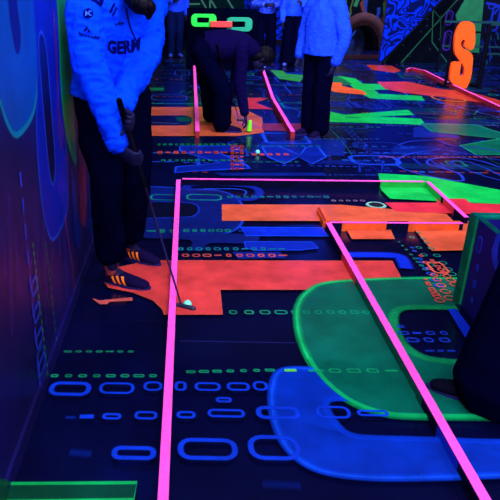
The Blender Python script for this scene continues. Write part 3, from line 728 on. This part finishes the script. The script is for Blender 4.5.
m_shoered = mat('dull red laces', (120, 34, 44), rough=.7)
m_sole = mat('dark shoe sole', (24, 22, 84), rough=.7, spec=.1)
m_stripe = mat('fluorescent orange stripe', (255, 128, 24), rough=.5)
m_pale = mat('pale shoe', (40, 70, 190), rough=.6)
m_steel = mat('dark club steel', (30, 34, 90), rough=.3, spec=.5, metallic=.4)
m_grip = mat('black club grip', (3, 3, 22), rough=.8, spec=.05)

def hand(bm, w, d, pn, thumb, curl=.5, sc=1.0, tcurl=.4):
    """w wrist, d towards fingers, pn palm normal, thumb +1/-1 which side the thumb leaves"""
    d = V(d).normalized(); pn = V(pn); pn = (pn - d * pn.dot(d)).normalized(); s = d.cross(pn) * thumb
    w = V(w)
    tube(bm, [w - d * .03, w + d * .02, w + d * .06 * sc, w + d * .092 * sc], [(.024, .02), (.03, .018), (.04, .017), (.038, .014)], side=s, n=3, seg=12)
    for i, (off, ln) in enumerate(((.03, .066), (.0105, .075), (-.010, .070), (-.029, .055))):
        p = w + (d * .088 + s * off) * sc; a = curl * .7; pts = [p - d * .025]; dd = d
        seg_ = (.46, .3, .24)
        pts.append(p)
        for f in seg_:
            ang = a; dd = d * math.cos(ang) + pn * math.sin(ang)
            p = p + (dd + s * off * 1.5) * ln * f * sc; pts.append(p); a += curl
        tube(bm, pts, [.009, .0098, .009, .0082, .0072], n=2, seg=8)
    p = w + (d * .025 + s * .022) * sc; q = p + (s * .7 + d * .6 + pn * .35).normalized() * .042 * sc
    e1 = (s * (.7 - tcurl) + d * .9 + pn * tcurl * 1.6).normalized(); q2 = q + e1 * .032 * sc; q3 = q2 + (e1 + pn * tcurl * .7).normalized() * .027 * sc
    tube(bm, [p - d * .01, p, q, q2, q3], [.013, .015, .0125, .0105, .009], n=2, seg=8)
def fold(me, amp, freq=9.0, st=(1, 1, .45), seed=0.0, zmin=-9, ridge=True):
    ns = [v.normal.copy() for v in me.vertices]
    for v, n in zip(me.vertices, ns):
        q = V((v.co.x * st[0], v.co.y * st[1], v.co.z * st[2])) * freq + V((seed, seed, seed))
        f = noise.noise(q)
        if ridge: f = 1 - 2 * abs(f) - .6 + .4 * noise.noise(q * 2.3)
        v.co += n * amp * f
def head_shape(bm, c, fwd, up, s=1.0):
    fwd = V(fwd).normalized(); up = V(up); up = (up - fwd * up.dot(fwd)).normalized(); rt = fwd.cross(up)
    R = Matrix((rt, fwd, up)).transposed(); c = V(c)
    L = lambda x, y, z: c + R @ V((x, y, z)) * s
    ball(bm, L(0, -.012, .03), .1 * s, (.78, .98, .9), R, 24)
    ball(bm, L(0, .02, -.035), .078 * s, (.8, .86, 1.05), R, 20)
    ball(bm, L(0, .05, -.088), .032 * s, (1.1, .9, .8), R, 14)
    tube(bm, [L(0, .088, .012), L(0, .102, -.01), L(0, .112, -.03), L(0, .092, -.04)], [.009 * s, .011 * s, .015 * s, .012 * s], n=3, seg=8)
    tube(bm, [L(-.032, .08, .022), L(0, .088, .026), L(.032, .08, .022)], [.009 * s] * 3, n=3, seg=8)
    tube(bm, [L(-.024, .088, -.058), L(0, .1, -.056), L(.024, .088, -.058)], [.007 * s, .009 * s, .007 * s], n=3, seg=8)
    for k in (-1, 1):
        tube(bm, [L(.072 * k, -.005, .02), L(.084 * k, -.014, .012), L(.08 * k, -.008, -.01), L(.07 * k, 0, -.03)], [(.007 * s, .012 * s)] * 4, n=3, seg=8)
    return L, R
def shoe(root, heel, toe, mat_up, label=None, stripes=False, up=(0, 0, 1), zt=.09, laces=None):
    heel, toe = V(heel), V(toe); d = (toe - heel).normalized(); L_ = (toe - heel).length; z0 = .003 - root.location.z
    sd = V((-d.y, d.x, 0)); g = lambda f, h: V((heel.x + d.x * L_ * f, heel.y + d.y * L_ * f, z0 + h))
    bm = bmesh.new()
    tube(bm, [g(.1, .05), g(.3, .052), g(.5, .046), g(.72, .038), g(.9, .033)], [(.034, .045), (.038, .046), (.041, .038), (.044, .03), (.034, .022)], side=sd, n=3, seg=16)
    tube(bm, [g(.16, .05), g(.2, .085), g(.19, .1)], [.036, .035, .036], n=3, seg=14)
    tube(bm, [g(.24, .07), g(.45, .062), g(.6, .052)], [(.024, .022)] * 3, side=sd, n=3, seg=12)
    o = obj('shoe', fuse(bm, .006, 3), mat_up, root); o_ = o
    for v in o.data.vertices: v.co.z = max(v.co.z, z0 + .012)
    bm = bmesh.new(); ring = []
    for i in range(28):
        a = 2 * math.pi * i / 28; cx_ = .5 + .5 * math.cos(a); wd = .046 * (math.sin(a)) * (1 if cx_ > .45 else .8)
        ring.append(g(cx_, 0) + sd * wd)
    extrude_poly(bm, [(p.x, p.y) for p in ring], lambda u, v, w: V((u, v, z0 + w)), .026); bevel(obj('sole', bm, m_sole, o), .006)
    if label: o['label'] = label
    if stripes:
        for sg in (-1, 1):
            for k in range(3):
                bm = bmesh.new(); f = .27 + .105 * k; rows = []
                bv = BVHTree.FromPolygons([v.co for v in o.data.vertices], [tuple(p.vertices) for p in o.data.polygons])
                for j in range(7):
                    h = .028 + .048 * j / 6; r_ = []
                    for e in (-.018, .018):
                        p = g(f + (.055 - j * .012) + e * 1.4, h) + sd * sg * .2
                        hit = bv.ray_cast(p, -sd * sg)
                        q_ = hit[0] if hit[0] else p - sd * sg * .16
                        r_.append(bm.verts.new(q_ + sd * sg * .0015))
                    rows.append(r_)
                for a_, b_ in zip(rows, rows[1:]): bm.faces.new((a_[0], a_[1], b_[1], b_[0]))
                obj('stripe', bm, m_stripe, o)
    if laces:
        bm = bmesh.new()
        for k in range(5):
            f = .3 + .065 * k; h = .096 - .0085 * k
            tube(bm, [g(f, h - .012) - sd * .028, g(f + .01, h) , g(f, h - .012) + sd * .028], [.0075] * 3, n=3, seg=6)
        tube(bm, [g(.22, .075), g(.2, .1), g(.17, .15)], [.042, .041, .043], n=3, seg=14)
        obj('laces', bm, laces, o, True)
    return o
def person(loc, rot, label, J, top=m_knit, legs=m_blk_cloth, shoes=m_shoe, hairlen=.12, shoe_opts={}, voxel=.0085, torso=None, sleeve=(.075, .062, .05), leg_r=(.098, .082, .085), hem=None, face=None, hemlift=.02, xmin=None, curl=.5, handopt=None, foldamp=.006, long_hair=0, group=None, hairpts=None, toprad=None, cuffs=False):
    """J: joints in the person's own frame"""
    t = thing('person', label, 'person', loc, rot, group)
    J = {k: V(v) for k, v in J.items()}
    S = (J['shR'] - J['shL']).normalized(); Sp = (J['hipR'] - J['hipL']).normalized()
    hipc = (J['hipR'] + J['hipL']) / 2; shc = (J['shR'] + J['shL']) / 2
    fw = J.get('face', V((0, 1, 0))); upv = (J['head'] - J['neck']).normalized()
    # body: one continuous skin
    bm = bmesh.new()
    L, R = head_shape(bm, J['head'], fw, J.get('up', upv))
    tube(bm, [shc, J['neck'], J['head'] - upv * .03], [.06, .055, .055], n=3)
    tube(bm, [hipc, (hipc + shc) / 2, shc], [(.1, .07), (.09, .07), (.1, .06)], side=S, n=4)
    for k in 'LR':
        tube(bm, [shc, J['sh' + k], J['el' + k], J['wr' + k]], [.05, .04, .034, .024], n=4, seg=12)
        tube(bm, [hipc, J['hip' + k], J['kn' + k], J['an' + k]], [.06, .06, .045, .034], n=4, seg=12)
        tube(bm, [J['an' + k], J['an' + k] + (J['toe' + k] - J['an' + k]) * .5], [.034, .03], n=3, seg=12)
        ho = (handopt or {}).get(k, {})
        d = ho.get('d', (J['wr' + k] - J['el' + k])); pn = ho.get('pn', (V((1, 0, 0)) if k == 'L' else V((-1, 0, 0))))
        hand(bm, J['wr' + k], d, pn, ho.get('thumb', 1 if k == 'L' else -1), ho.get('curl', curl), ho.get('sc', 1.0), ho.get('tc', .4))
    obj('body', fuse(bm, min(voxel, .0065), 2), m_skin, t)
    for k in (-1, 1):
        bm = bmesh.new(); ball(bm, L(.031 * k, .079, .006), .0125, seg=12); e = obj('eye', bm, m_eye, t, True)
        bm = bmesh.new(); ball(bm, L(.031 * k, .0885, .006), .0055, seg=10); obj('iris', bm, m_hair, e, True)
    bm = bmesh.new(); tube(bm, [L(-.022, .095, -.058), L(0, .107, -.056), L(.022, .095, -.058)], [(.005, .006)] * 3, n=3, seg=8); obj('lips', bm, m_lips, t, True)
    # hair
    bm = bmesh.new()
    ball(bm, L(0, -.03, .045), .108, (.88, .98, .95), R, 24)
    ball(bm, L(0, -.055, -.02), .085, (.98, .75, 1.1), R, 20)
    if long_hair:
        for x in (-.06, -.02, .02, .06):
            tube(bm, [L(x, -.05, .03), L(x * 1.25, -.09, -.09), L(x * 1.35, -.105, -.1 - long_hair * .6), L(x * 1.1, -.09, -.1 - long_hair)], [(.04, .035), (.045, .035), (.042, .03), (.02, .014)], n=4, seg=12)
        for x in (-.085, .085):
            tube(bm, [L(x, .0, .05), L(x * 1.08, .02, -.06), L(x * 1.15, .045, -.1 - long_hair * .5), L(x * .95, .05, -.1 - long_hair * .85)], [(.026, .03), (.028, .034), (.03, .028), (.014, .01)], n=4, seg=12)
    for pts, rr in (hairpts or []): tube(bm, pts, rr, n=4, seg=12)
    hm = fuse(bm, .007, 3); fold(hm, .004, 40, (1, 1, .2))
    obj('hair', hm, m_hair, t)
    # trousers
    bm = bmesh.new()
    up = (shc - hipc).normalized()
    wst = J.get('waist', hipc + up * .13)
    tube(bm, [hipc - V((0, 0, .03)), hipc + up * .05, wst], [(.155, .115), (.165, .12), (.145, .105)], side=Sp, n=4, seg=22)
    for k in 'LR':
        kn, an, hp = J['kn' + k], J['an' + k], J['hip' + k]
        lo_ = an.lerp(kn, hemlift)
        tube(bm, [hp + V((0, 0, .02)), hp.lerp(kn, .45), kn, kn.lerp(an, .5), lo_], [leg_r[0], leg_r[0] * .93, leg_r[1], (leg_r[1] + leg_r[2]) / 2, leg_r[2]], n=4, seg=18)
    tm = fuse(bm, voxel * 1.15, 4); fold(tm, foldamp * 1.3, 7, (1, 1, .5), 3.1)
    obj('trousers', tm, legs, t)
    # top
    bm = bmesh.new()
    hm_ = hem if hem is not None else hipc + up * .02
    tr = toprad or [(.175, .13), (.165, .125), (.185, .135), (.175, .12), (.085, .08)]
    sc_ = shc - up * .02
    tube(bm, [hm_, hm_.lerp(sc_, .35), hm_.lerp(sc_, .72), sc_, J['neck'] - up * .005], tr, side=S, n=4, seg=26, flat=.08)
    for k in 'LR':
        sh, el, wr = J['sh' + k], J['el' + k], J['wr' + k]
        tube(bm, [sc_.lerp(sh, .5), sh, sh.lerp(el, .5), el, el.lerp(wr, .5), el.lerp(wr, .93)], [sleeve[0] * 1.05, sleeve[0], (sleeve[0] + sleeve[1]) / 2, sleeve[1], (sleeve[1] + sleeve[2]) / 2, sleeve[2]], n=4, seg=18)
    jm = fuse(bm, voxel, 3); fold(jm, foldamp, 10, (1, 1, .55), 7.7); fold(jm, foldamp * .5, 22, (.6, 1, 1.2), 1.2)
    if xmin is not None:
        for q_ in jm.vertices: q_.co.x = max(q_.co.x, xmin + .02 + .02 * noise.noise(q_.co * 9))
    jk = obj('jacket' if top is not m_knit else 'sweater', jm, top, t)
    for k in 'LR':
        el, wr = J['el' + k], J['wr' + k]; dd = (wr - el).normalized()
        bm = bmesh.new(); tube(bm, [el.lerp(wr, .86), el.lerp(wr, .985)], [sleeve[2] * 1.03, sleeve[2] * .93], n=3, seg=18, caps=False)
        c_ = obj('cuff', bm, top, jk, True); c_.modifiers.new('s', 'SOLIDIFY').thickness = .004
    for k in 'LR':
        a_, to = J['an' + k], J['toe' + k]
        so = shoe_opts
        h = V((a_.x, a_.y, 0)) - (V((to.x, to.y, 0)) - V((a_.x, a_.y, 0))).normalized() * .06
        shoe(t, (h.x, h.y, 0), (to.x, to.y, 0), shoes, **so)
    return t, jk, L
def std(h=1.7, arm=None, stance=.1, lean=0.0, feet_turn=.1, **kw):
    s = h / 1.7
    J = dict(hipR=(.09, 0, .9), hipL=(-.09, 0, .9), knR=(stance, .02, .5), knL=(-stance, .02, .5), anR=(stance, -.02, .08), anL=(-stance, -.02, .08),
             toeR=(stance + feet_turn * .4, .19, 0), toeL=(-stance - feet_turn * .4, .19, 0), neck=(0, lean, 1.45), head=(0, .02 + lean * 1.3, 1.6),
             shR=(.175, lean, 1.37), shL=(-.175, lean, 1.37), elR=(.235, -.02, 1.1), elL=(-.235, -.02, 1.1), wrR=(.22, .06, .86), wrL=(-.22, .06, .86))
    J.update(kw); J = {k: V(v) * s if k not in ('face', 'up') else V(v) for k, v in J.items()}
    return J

def putter(name, label, top, bot, headdir, gripfrac=.3, hl=.1, foot=(0, 0)):
    top, bot = V(top), V(bot); t = thing('putter', label, 'golf club', (bot.x, bot.y, 0)); o = t.location; a = top - o; b = bot - o
    bm = bmesh.new(); tube(bm, [a.lerp(b, gripfrac * .9), b + V((0, 0, .012))], [.0065, .005], n=3, seg=10); obj('shaft', bm, m_steel, t, True)
    bm = bmesh.new(); tube(bm, [a, a.lerp(b, gripfrac)], [.014, .011], n=3, seg=12); obj('grip', bm, m_grip, t, True)
    hd = V(headdir).normalized(); sd = V((-hd.y, hd.x, 0)); pts = []
    bm = bmesh.new(); c = V((b.x, b.y, .021)) 
    tube(bm, [c - hd * .02, c + hd * hl * .5, c + hd * hl], [(.011, .014), (.014, .014), (.013, .012)], side=sd, n=4, seg=12); obj('head', bm, mat('dark putter head', (26, 30, 56), rough=.35), t, True)
    return t

# ---- 1 golfer in the printed jersey
ra = PZ(122, 284); ra.z = 0
W_ = lambda px, py, y: PY(px, py, y) - ra
n0, n1 = PZ(103, 283), PZ(151, 292); g0, g1 = PZ(122, 258), PZ(161, 268)
def ankle(h, t_, lift=.085):
    d = (t_ - h).normalized(); return V((h.x + d.x * .06, h.y + d.y * .06, lift)) - ra
YA = ra.y
JA = dict(hipR=W_(98, 98, YA - .02), hipL=W_(128, 96, YA + .12), knR=W_(107, 182, YA - .14), knL=W_(133, 178, YA + .12),
          anR=ankle(n0, n1), anL=ankle(g0, g1), toeR=V((n1.x, n1.y, 0)) - ra, toeL=V((g1.x, g1.y, 0)) - ra,
          neck=W_(122, -14, YA - .05), head=W_(139, -33, YA - .14), shR=W_(84, 6, YA - .18), shL=W_(149, 4, YA + .08),
          elR=W_(90, 66, YA - .26), wrR=W_(122, 136, YA - .30), elL=W_(147, 50, YA - .02), wrL=W_(129, 98, YA - .22),
          face=V((.62, -.55, -.55)), waist=W_(108, 78, YA + .04))
JA['up'] = V((.3, -.2, .9))
gt, gb = PY(119, 100, YA - .36), PZ(181, 306, .02)
cd = (gb - gt).normalized()
hd_ = V((.62, -.6, 0)); hd_ = (hd_ - cd * hd_.dot(cd)).normalized(); sv = cd.cross(hd_)
if sv.x < 0: sv = -sv
def grip_at(px, py):
    best = min((i / 200 for i in range(120)), key=lambda t: abs(proj(gt.lerp(gb, t))[1] - py)); return gt.lerp(gb, best)
gR, gL = grip_at(0, 154), grip_at(0, 120); hd_ = (hd_ + cd * .55).normalized()
JA['wrR'] = gR - hd_ * .072 - sv * .03 - ra; JA['wrL'] = gL - hd_ * .072 + sv * .03 - ra
ho = {}
for k, pn in (('R', sv), ('L', -sv)):
    ho[k] = dict(d=hd_, pn=pn, thumb=1 if hd_.cross(pn).dot(cd) > 0 else -1, curl=1.15, tc=.6)
pa, jk, LA = person(ra, 0, 'person in a blue glowing printed sports jacket bending over a putter by the left wall', JA, top=m_jersey, shoes=m_shoe,
                    shoe_opts=dict(stripes=True, laces=m_shoered), voxel=.0065, sleeve=(.088, .078, .058), leg_r=(.12, .095, .076), hem=W_(103, 92, YA + .02),
                    toprad=[(.2, .16), (.19, .15), (.195, .15), (.185, .13), (.085, .08)], handopt=ho, foldamp=.014, xmin=XW - ra.x, hemlift=.2,
                    hairpts=[([W_(131, -8, YA - .2), W_(140, 4, YA - .3), W_(150, 8, YA - .3), W_(148, 18, YA - .3)], [.05, .045, .03, .012]), ([W_(132, -10, YA - .2), W_(136, -2, YA - .27), W_(143, 2, YA - .3)], [.05, .045, .03])])
putter('putter', 'dark putter held by the person in the printed jacket', gt, gb, (PZ(193, 311) - PZ(180, 308)), .38, .075)
# prints wrapped on the jacket
bvh = BVHTree.FromPolygons([v.co + ra for v in jk.data.vertices], [tuple(p.vertices) for p in jk.data.polygons])
def onjacket(px, py, off=.003):
    d = ray(px, py).normalized(); h = bvh.ray_cast(EYE, d)
    if h[0] is None: return None
    return h[0] + h[1] * off - ra
def print_mesh(name, tri_pts, mtl=m_print, label=None):
    bm = bmesh.new()
    for tri in tri_pts:
        ps = [onjacket(x, y) for x, y in tri]
        if any(p is None for p in ps): continue
        zs = [proj(p + ra) for p in ps]
        if max((ps[i] - ps[i - 1]).length for i in range(len(ps))) > .06: continue
        bm.faces.new([bm.verts.new(p) for p in ps])
    if not bm.faces: bm.free(); return None
    o = obj(name, bm, mtl, jk)
    if label: o['label'] = label
    return o
def letters(text, x0, y0, x1, y1, size, bend=0, name='lettering', shear=0.0, label=None):
    cu = bpy.data.curves.new('t', 'FONT'); cu.body = text; cu.size = 1; cu.offset = .045; cu.resolution_u = 3
    o = bpy.data.objects.new('t', cu); col.objects.link(o); dg = bpy.context.evaluated_depsgraph_get(); dg.update()
    me = bpy.data.meshes.new_from_object(o.evaluated_get(dg)); bpy.data.objects.remove(o)
    bm = bmesh.new(); bm.from_mesh(me); bmesh.ops.triangulate(bm, faces=bm.faces)
    bmesh.ops.subdivide_edges(bm, edges=[e for e in bm.edges if e.calc_length() > .12], cuts=2, use_grid_fill=False); bmesh.ops.triangulate(bm, faces=bm.faces)
    xs = [v.co.x for v in bm.verts]; w0, w1 = min(xs), max(xs); tris = []
    for f in bm.faces:
        tr = []
        for v in f.verts:
            u = (v.co.x - w0) / (w1 - w0); vv = v.co.y
            tr.append((x0 + (x1 - x0) * u + vv * shear, y0 + (y1 - y0) * u - vv * size + bend * 4 * u * (1 - u)))
        tris.append(tr)
    bm.free(); return print_mesh(name, tris, label=label)
letters('GERM', 107.5, 52, 140, 49.5, 17.5, 2.5, 'chest_lettering')
def disc(cx_, cy_, r, hole=False):
    return [[(cx_, cy_), (cx_ + r * math.cos(a), cy_ + r * math.sin(a)), (cx_ + r * math.cos(a + .33), cy_ + r * math.sin(a + .33))] for a in [2 * math.pi * i / 19 for i in range(19)]]
print_mesh('sleeve_badge', disc(88, 13.5, 5))
m_printl = mat('pale print', (20, 90, 250), rough=.6)
_p = m_print; m_print2 = m_printl
cu_ = [[(85.5, 11), (87, 11), (87, 16), (85.5, 16)], [(87, 13.2), (90, 10.8), (91.4, 10.8), (88, 14)], [(88, 13.3), (91.5, 16.2), (90, 16.2), (87, 14.2)]]
bm = bmesh.new()
for q in cu_:
    ps = [onjacket(x, y, .005) for x, y in q]
    if all(ps): bm.faces.new([bm.verts.new(p) for p in ps])
obj('badge_mark', bm, m_printl, jk)
print_mesh('sleeve_emblem', [[(83.5, 31.5), (87, 25.5), (88.2, 29), (86, 31.5)], [(87.2, 31.8), (88.5, 28.5), (91, 32)]])
letters('sportradar', 79, 34, 100, 38.5, 4.6, 1.5, 'sleeve_lettering')
letters('adler', 115, 25.3, 123.5, 24, 4, 0, 'small_lettering')
print_mesh('shoulder_stripe', [[(109, 12), (111, 8), (114, 3), (115.5, 4), (113, 10), (110.5, 14)], [(112, 15), (114.5, 11), (116, 6), (117, 8), (115, 14), (113, 17)]])
print_mesh('shoulder_patch', [[(90, -1), (95, -1), (96, 3), (92, 1)], [(95, -1), (104, -1), (103, 3), (101, 7), (96, 3)]])
zp = [(126, 8), (127, 15), (129, 23), (132, 32), (136, 41), (135, 50), (131, 60), (124, 62), (124, 70), (125, 80)]
zz_ = [tuple(p) for p in catmull([V(p) for p in zp[:5]], 5)]
print_mesh('zip', [[(a[0] - .9, a[1]), (b[0] - .9, b[1]), (b[0] + .9, b[1]), (a[0] + .9, a[1])] for a, b in zip(zz_, zz_[1:])])

# ---- 2 bending golfer
rb = PZ(212, 131); rb.z = 0; YBn = rb.y
Wb = lambda px, py, y: PY(px, py, y) - rb
h0, t0 = PZ(216, 132), PZ(242, 133); h1, t1 = PZ(206, 122), PZ(232, 124)
def ank(h, t_, r_, lift=.085):
    d = (t_ - h).normalized(); return V((h.x + d.x * .06, h.y + d.y * .06, lift)) - r_
JB = dict(hipR=Wb(200, 50, YBn - .08), hipL=Wb(202, 48, YBn + .12), knR=Wb(222, 92, YBn - .1), knL=Wb(210, 88, YBn + .16), anR=ank(h0, t0, rb), anL=ank(h1, t1, rb),
          toeR=V((t0.x, t0.y, 0)) - rb, toeL=V((t1.x, t1.y, 0)) - rb, neck=Wb(254, 50, YBn + .04), head=Wb(262, 60, YBn + .04),
          shR=Wb(242, 47, YBn - .14), shL=Wb(245, 44, YBn + .2), elR=Wb(240, 84, YBn - .14), wrR=Wb(245, 115, YBn - .16), elL=Wb(236, 74, YBn + .22), wrL=Wb(233, 94, YBn + .05),
          face=V((.35, -.05, -1)), up=V((1, 0, -.3)))
t_, jb, LB = person(rb, 0, 'person in black bent double, reaching down to the floor beside a pink rail', JB, top=m_blk_top, voxel=.008, leg_r=(.13, .11, .105), sleeve=(.08, .065, .05),
                    toprad=[(.17, .15), (.19, .17), (.2, .17), (.17, .14), (.09, .09)], hem=Wb(204, 46, YBn + .02), hairpts=None)
bm = bmesh.new(); tube(bm, [(0, 0, 0), (0, 0, .04), (.005, 0, .1)], [.03, .028, .02], n=4, seg=12)
c = PZ(249, 133); o = obj('ball_marker', bm, mat('yellow green cup', (110, 240, 40), rough=.5), None, True); o.location = (c.x, c.y, .03)
tag(o, 'small yellow green cup on the floor under the hand of the bending golfer', 'cup')
putter('putter', 'dark green shafted putter carried by the bending golfer', PY(216, 44, YBn - .32), PZ(239, 120, .02), (1, .1, 0), .22, .09)

# ---- 3 white sweater, right of centre
rc = PZ(313, 136); rc.z = 0
JC = std(1.68, stance=.075, wrR=(.2, .12, .84), elR=(.25, -.0, 1.1), wrL=(-.215, .02, .80), elL=(-.26, -.04, 1.07), face=(-.1, .9, -.35))
person(rc, math.radians(128), 'person in a long white sweater and black trousers standing right of the bending golfer', JC, top=m_knit, leg_r=(.11, .095, .1), sleeve=(.085, .075, .052),
       toprad=[(.215, .18), (.205, .17), (.205, .16), (.185, .13), (.085, .08)], long_hair=.26, hem=V((0, 0, .88)), foldamp=.008, voxel=.008)
# ---- 4, 5, 6 people further back
rd = PZ(290, 66); rd.z = 0
person(rd, math.radians(175), 'person with long dark hair, white top and flared black trousers at the back', std(1.66, stance=.1, face=(0, .9, -.3), wrL=(-.12, .26, 1.2), elL=(-.24, .08, 1.08)), top=m_knit, leg_r=(.11, .1, .14), shoes=m_pale, long_hair=.3, hem=V((0, 0, .95)), voxel=.011)
re_ = PZ(263, 64); re_.z = 0
person(re_, math.radians(185), 'person in a patterned white top and black trousers behind the bending golfer', std(1.74, stance=.12, wrR=(.1, .27, 1.12), elR=(.26, .05, 1.12), wrL=(-.1, .27, 1.12), elL=(-.26, .05, 1.12)), top=mat('patterned white top', (30, 70, 250), rough=.9, noise_amt=.9, noise_scale=26), leg_r=(.12, .11, .13), voxel=.011, hem=V((0, 0, .98)))
rf = PZ(175, 57); rf.z = 0
person(rf, math.radians(190), 'person in dark jeans standing behind the printed jacket', std(1.72, stance=.09, wrR=(.1, .25, 1.15), elR=(.25, .05, 1.12)), top=m_knit, legs=m_jeans, shoes=m_pale, leg_r=(.1, .085, .075), voxel=.011)
# ---- 7 person at the right edge
rg = PZ(530, 396); rg.z = 0; YG = rg.y
Wg = lambda px, py, y: PY(px, py, y) - rg
ga, gt_ = PZ(508, 412), PZ(425, 389); gc, gd = PZ(600, 400), PZ(540, 384)
JG = dict(hipR=Wg(610, 90, YG + .1), hipL=Wg(606, 96, YG - .1), knR=Wg(606, 240, YG + .1), knL=Wg(556, 245, YG - .03),
          anL=ank(ga, gt_, rg), anR=ank(gc, gd, rg), toeL=V((gt_.x, gt_.y, 0)) - rg, toeR=V((gd.x, gd.y, 0)) - rg)
hc_ = (JG['hipR'] + JG['hipL']) / 2
for k, d in dict(neck=(0, 0, .54), head=(-.02, 0, .69), shR=(0, .18, .46), shL=(0, -.18, .46), elR=(.02, .25, .2), elL=(.02, -.25, .2), wrR=(-.06, .22, -.03), wrL=(-.06, -.22, -.03)).items(): JG[k] = hc_ + V(d)
JG['face'] = V((-1, .1, -.3))
person(rg, 0, 'person in wide dark trousers and dark shoes at the lower right edge', JG, top=m_blk_top, leg_r=(.14, .16, .18), shoes=m_grip, voxel=.009, long_hair=.2, hemlift=.03)

# ================================================================== LIGHT
w = bpy.data.worlds.new('world'); scene.world = w; w.use_nodes = True
w.node_tree.nodes['Background'].inputs['Color'].default_value = (.2, .25, .8, 1); w.node_tree.nodes['Background'].inputs['Strength'].default_value = .02
m_tube = mat('dim violet lamp cover', (30, 20, 60), rough=.5)
def lamp(x, y, power, sx=2.2, sy=.5, tilt=40, colr=(.84, .78, 1.0), spread=150):
    l = bpy.data.lights.new('blacklight_and_fill', 'AREA'); l.shape = 'RECTANGLE'; l.size = sx; l.size_y = sy; l.energy = power; l.color = colr; l.spread = math.radians(spread)
    o = bpy.data.objects.new('blacklight_and_fill', l); col.objects.link(o); o.location = (x, y, 3.05); o.rotation_euler = (math.radians(tilt), 0, 0)
    return o
P0 = 150
for x, y, p, tl in ((0.4, -1.6, 1.25, 38), (3.6, -1.2, .9, 38), (0.3, 2.3, .5, 32), (3.6, 2.6, .5, 32), (1.0, 5.2, .75, 32), (4.6, 5.6, .7, 32), (1.5, 8.6, .6, 32), (5.5, 8.0, .6, 32), (2.5, 11.5, .9, 35), (6.5, 11.5, .5, 35), (5, 16.3, 1.5, 50), (-1.5, 11.5, .3, 30)):  # the lamp nearest the far wall is an added fill to brighten the painted trees
    lamp(x, y, P0 * p, tilt=tl)
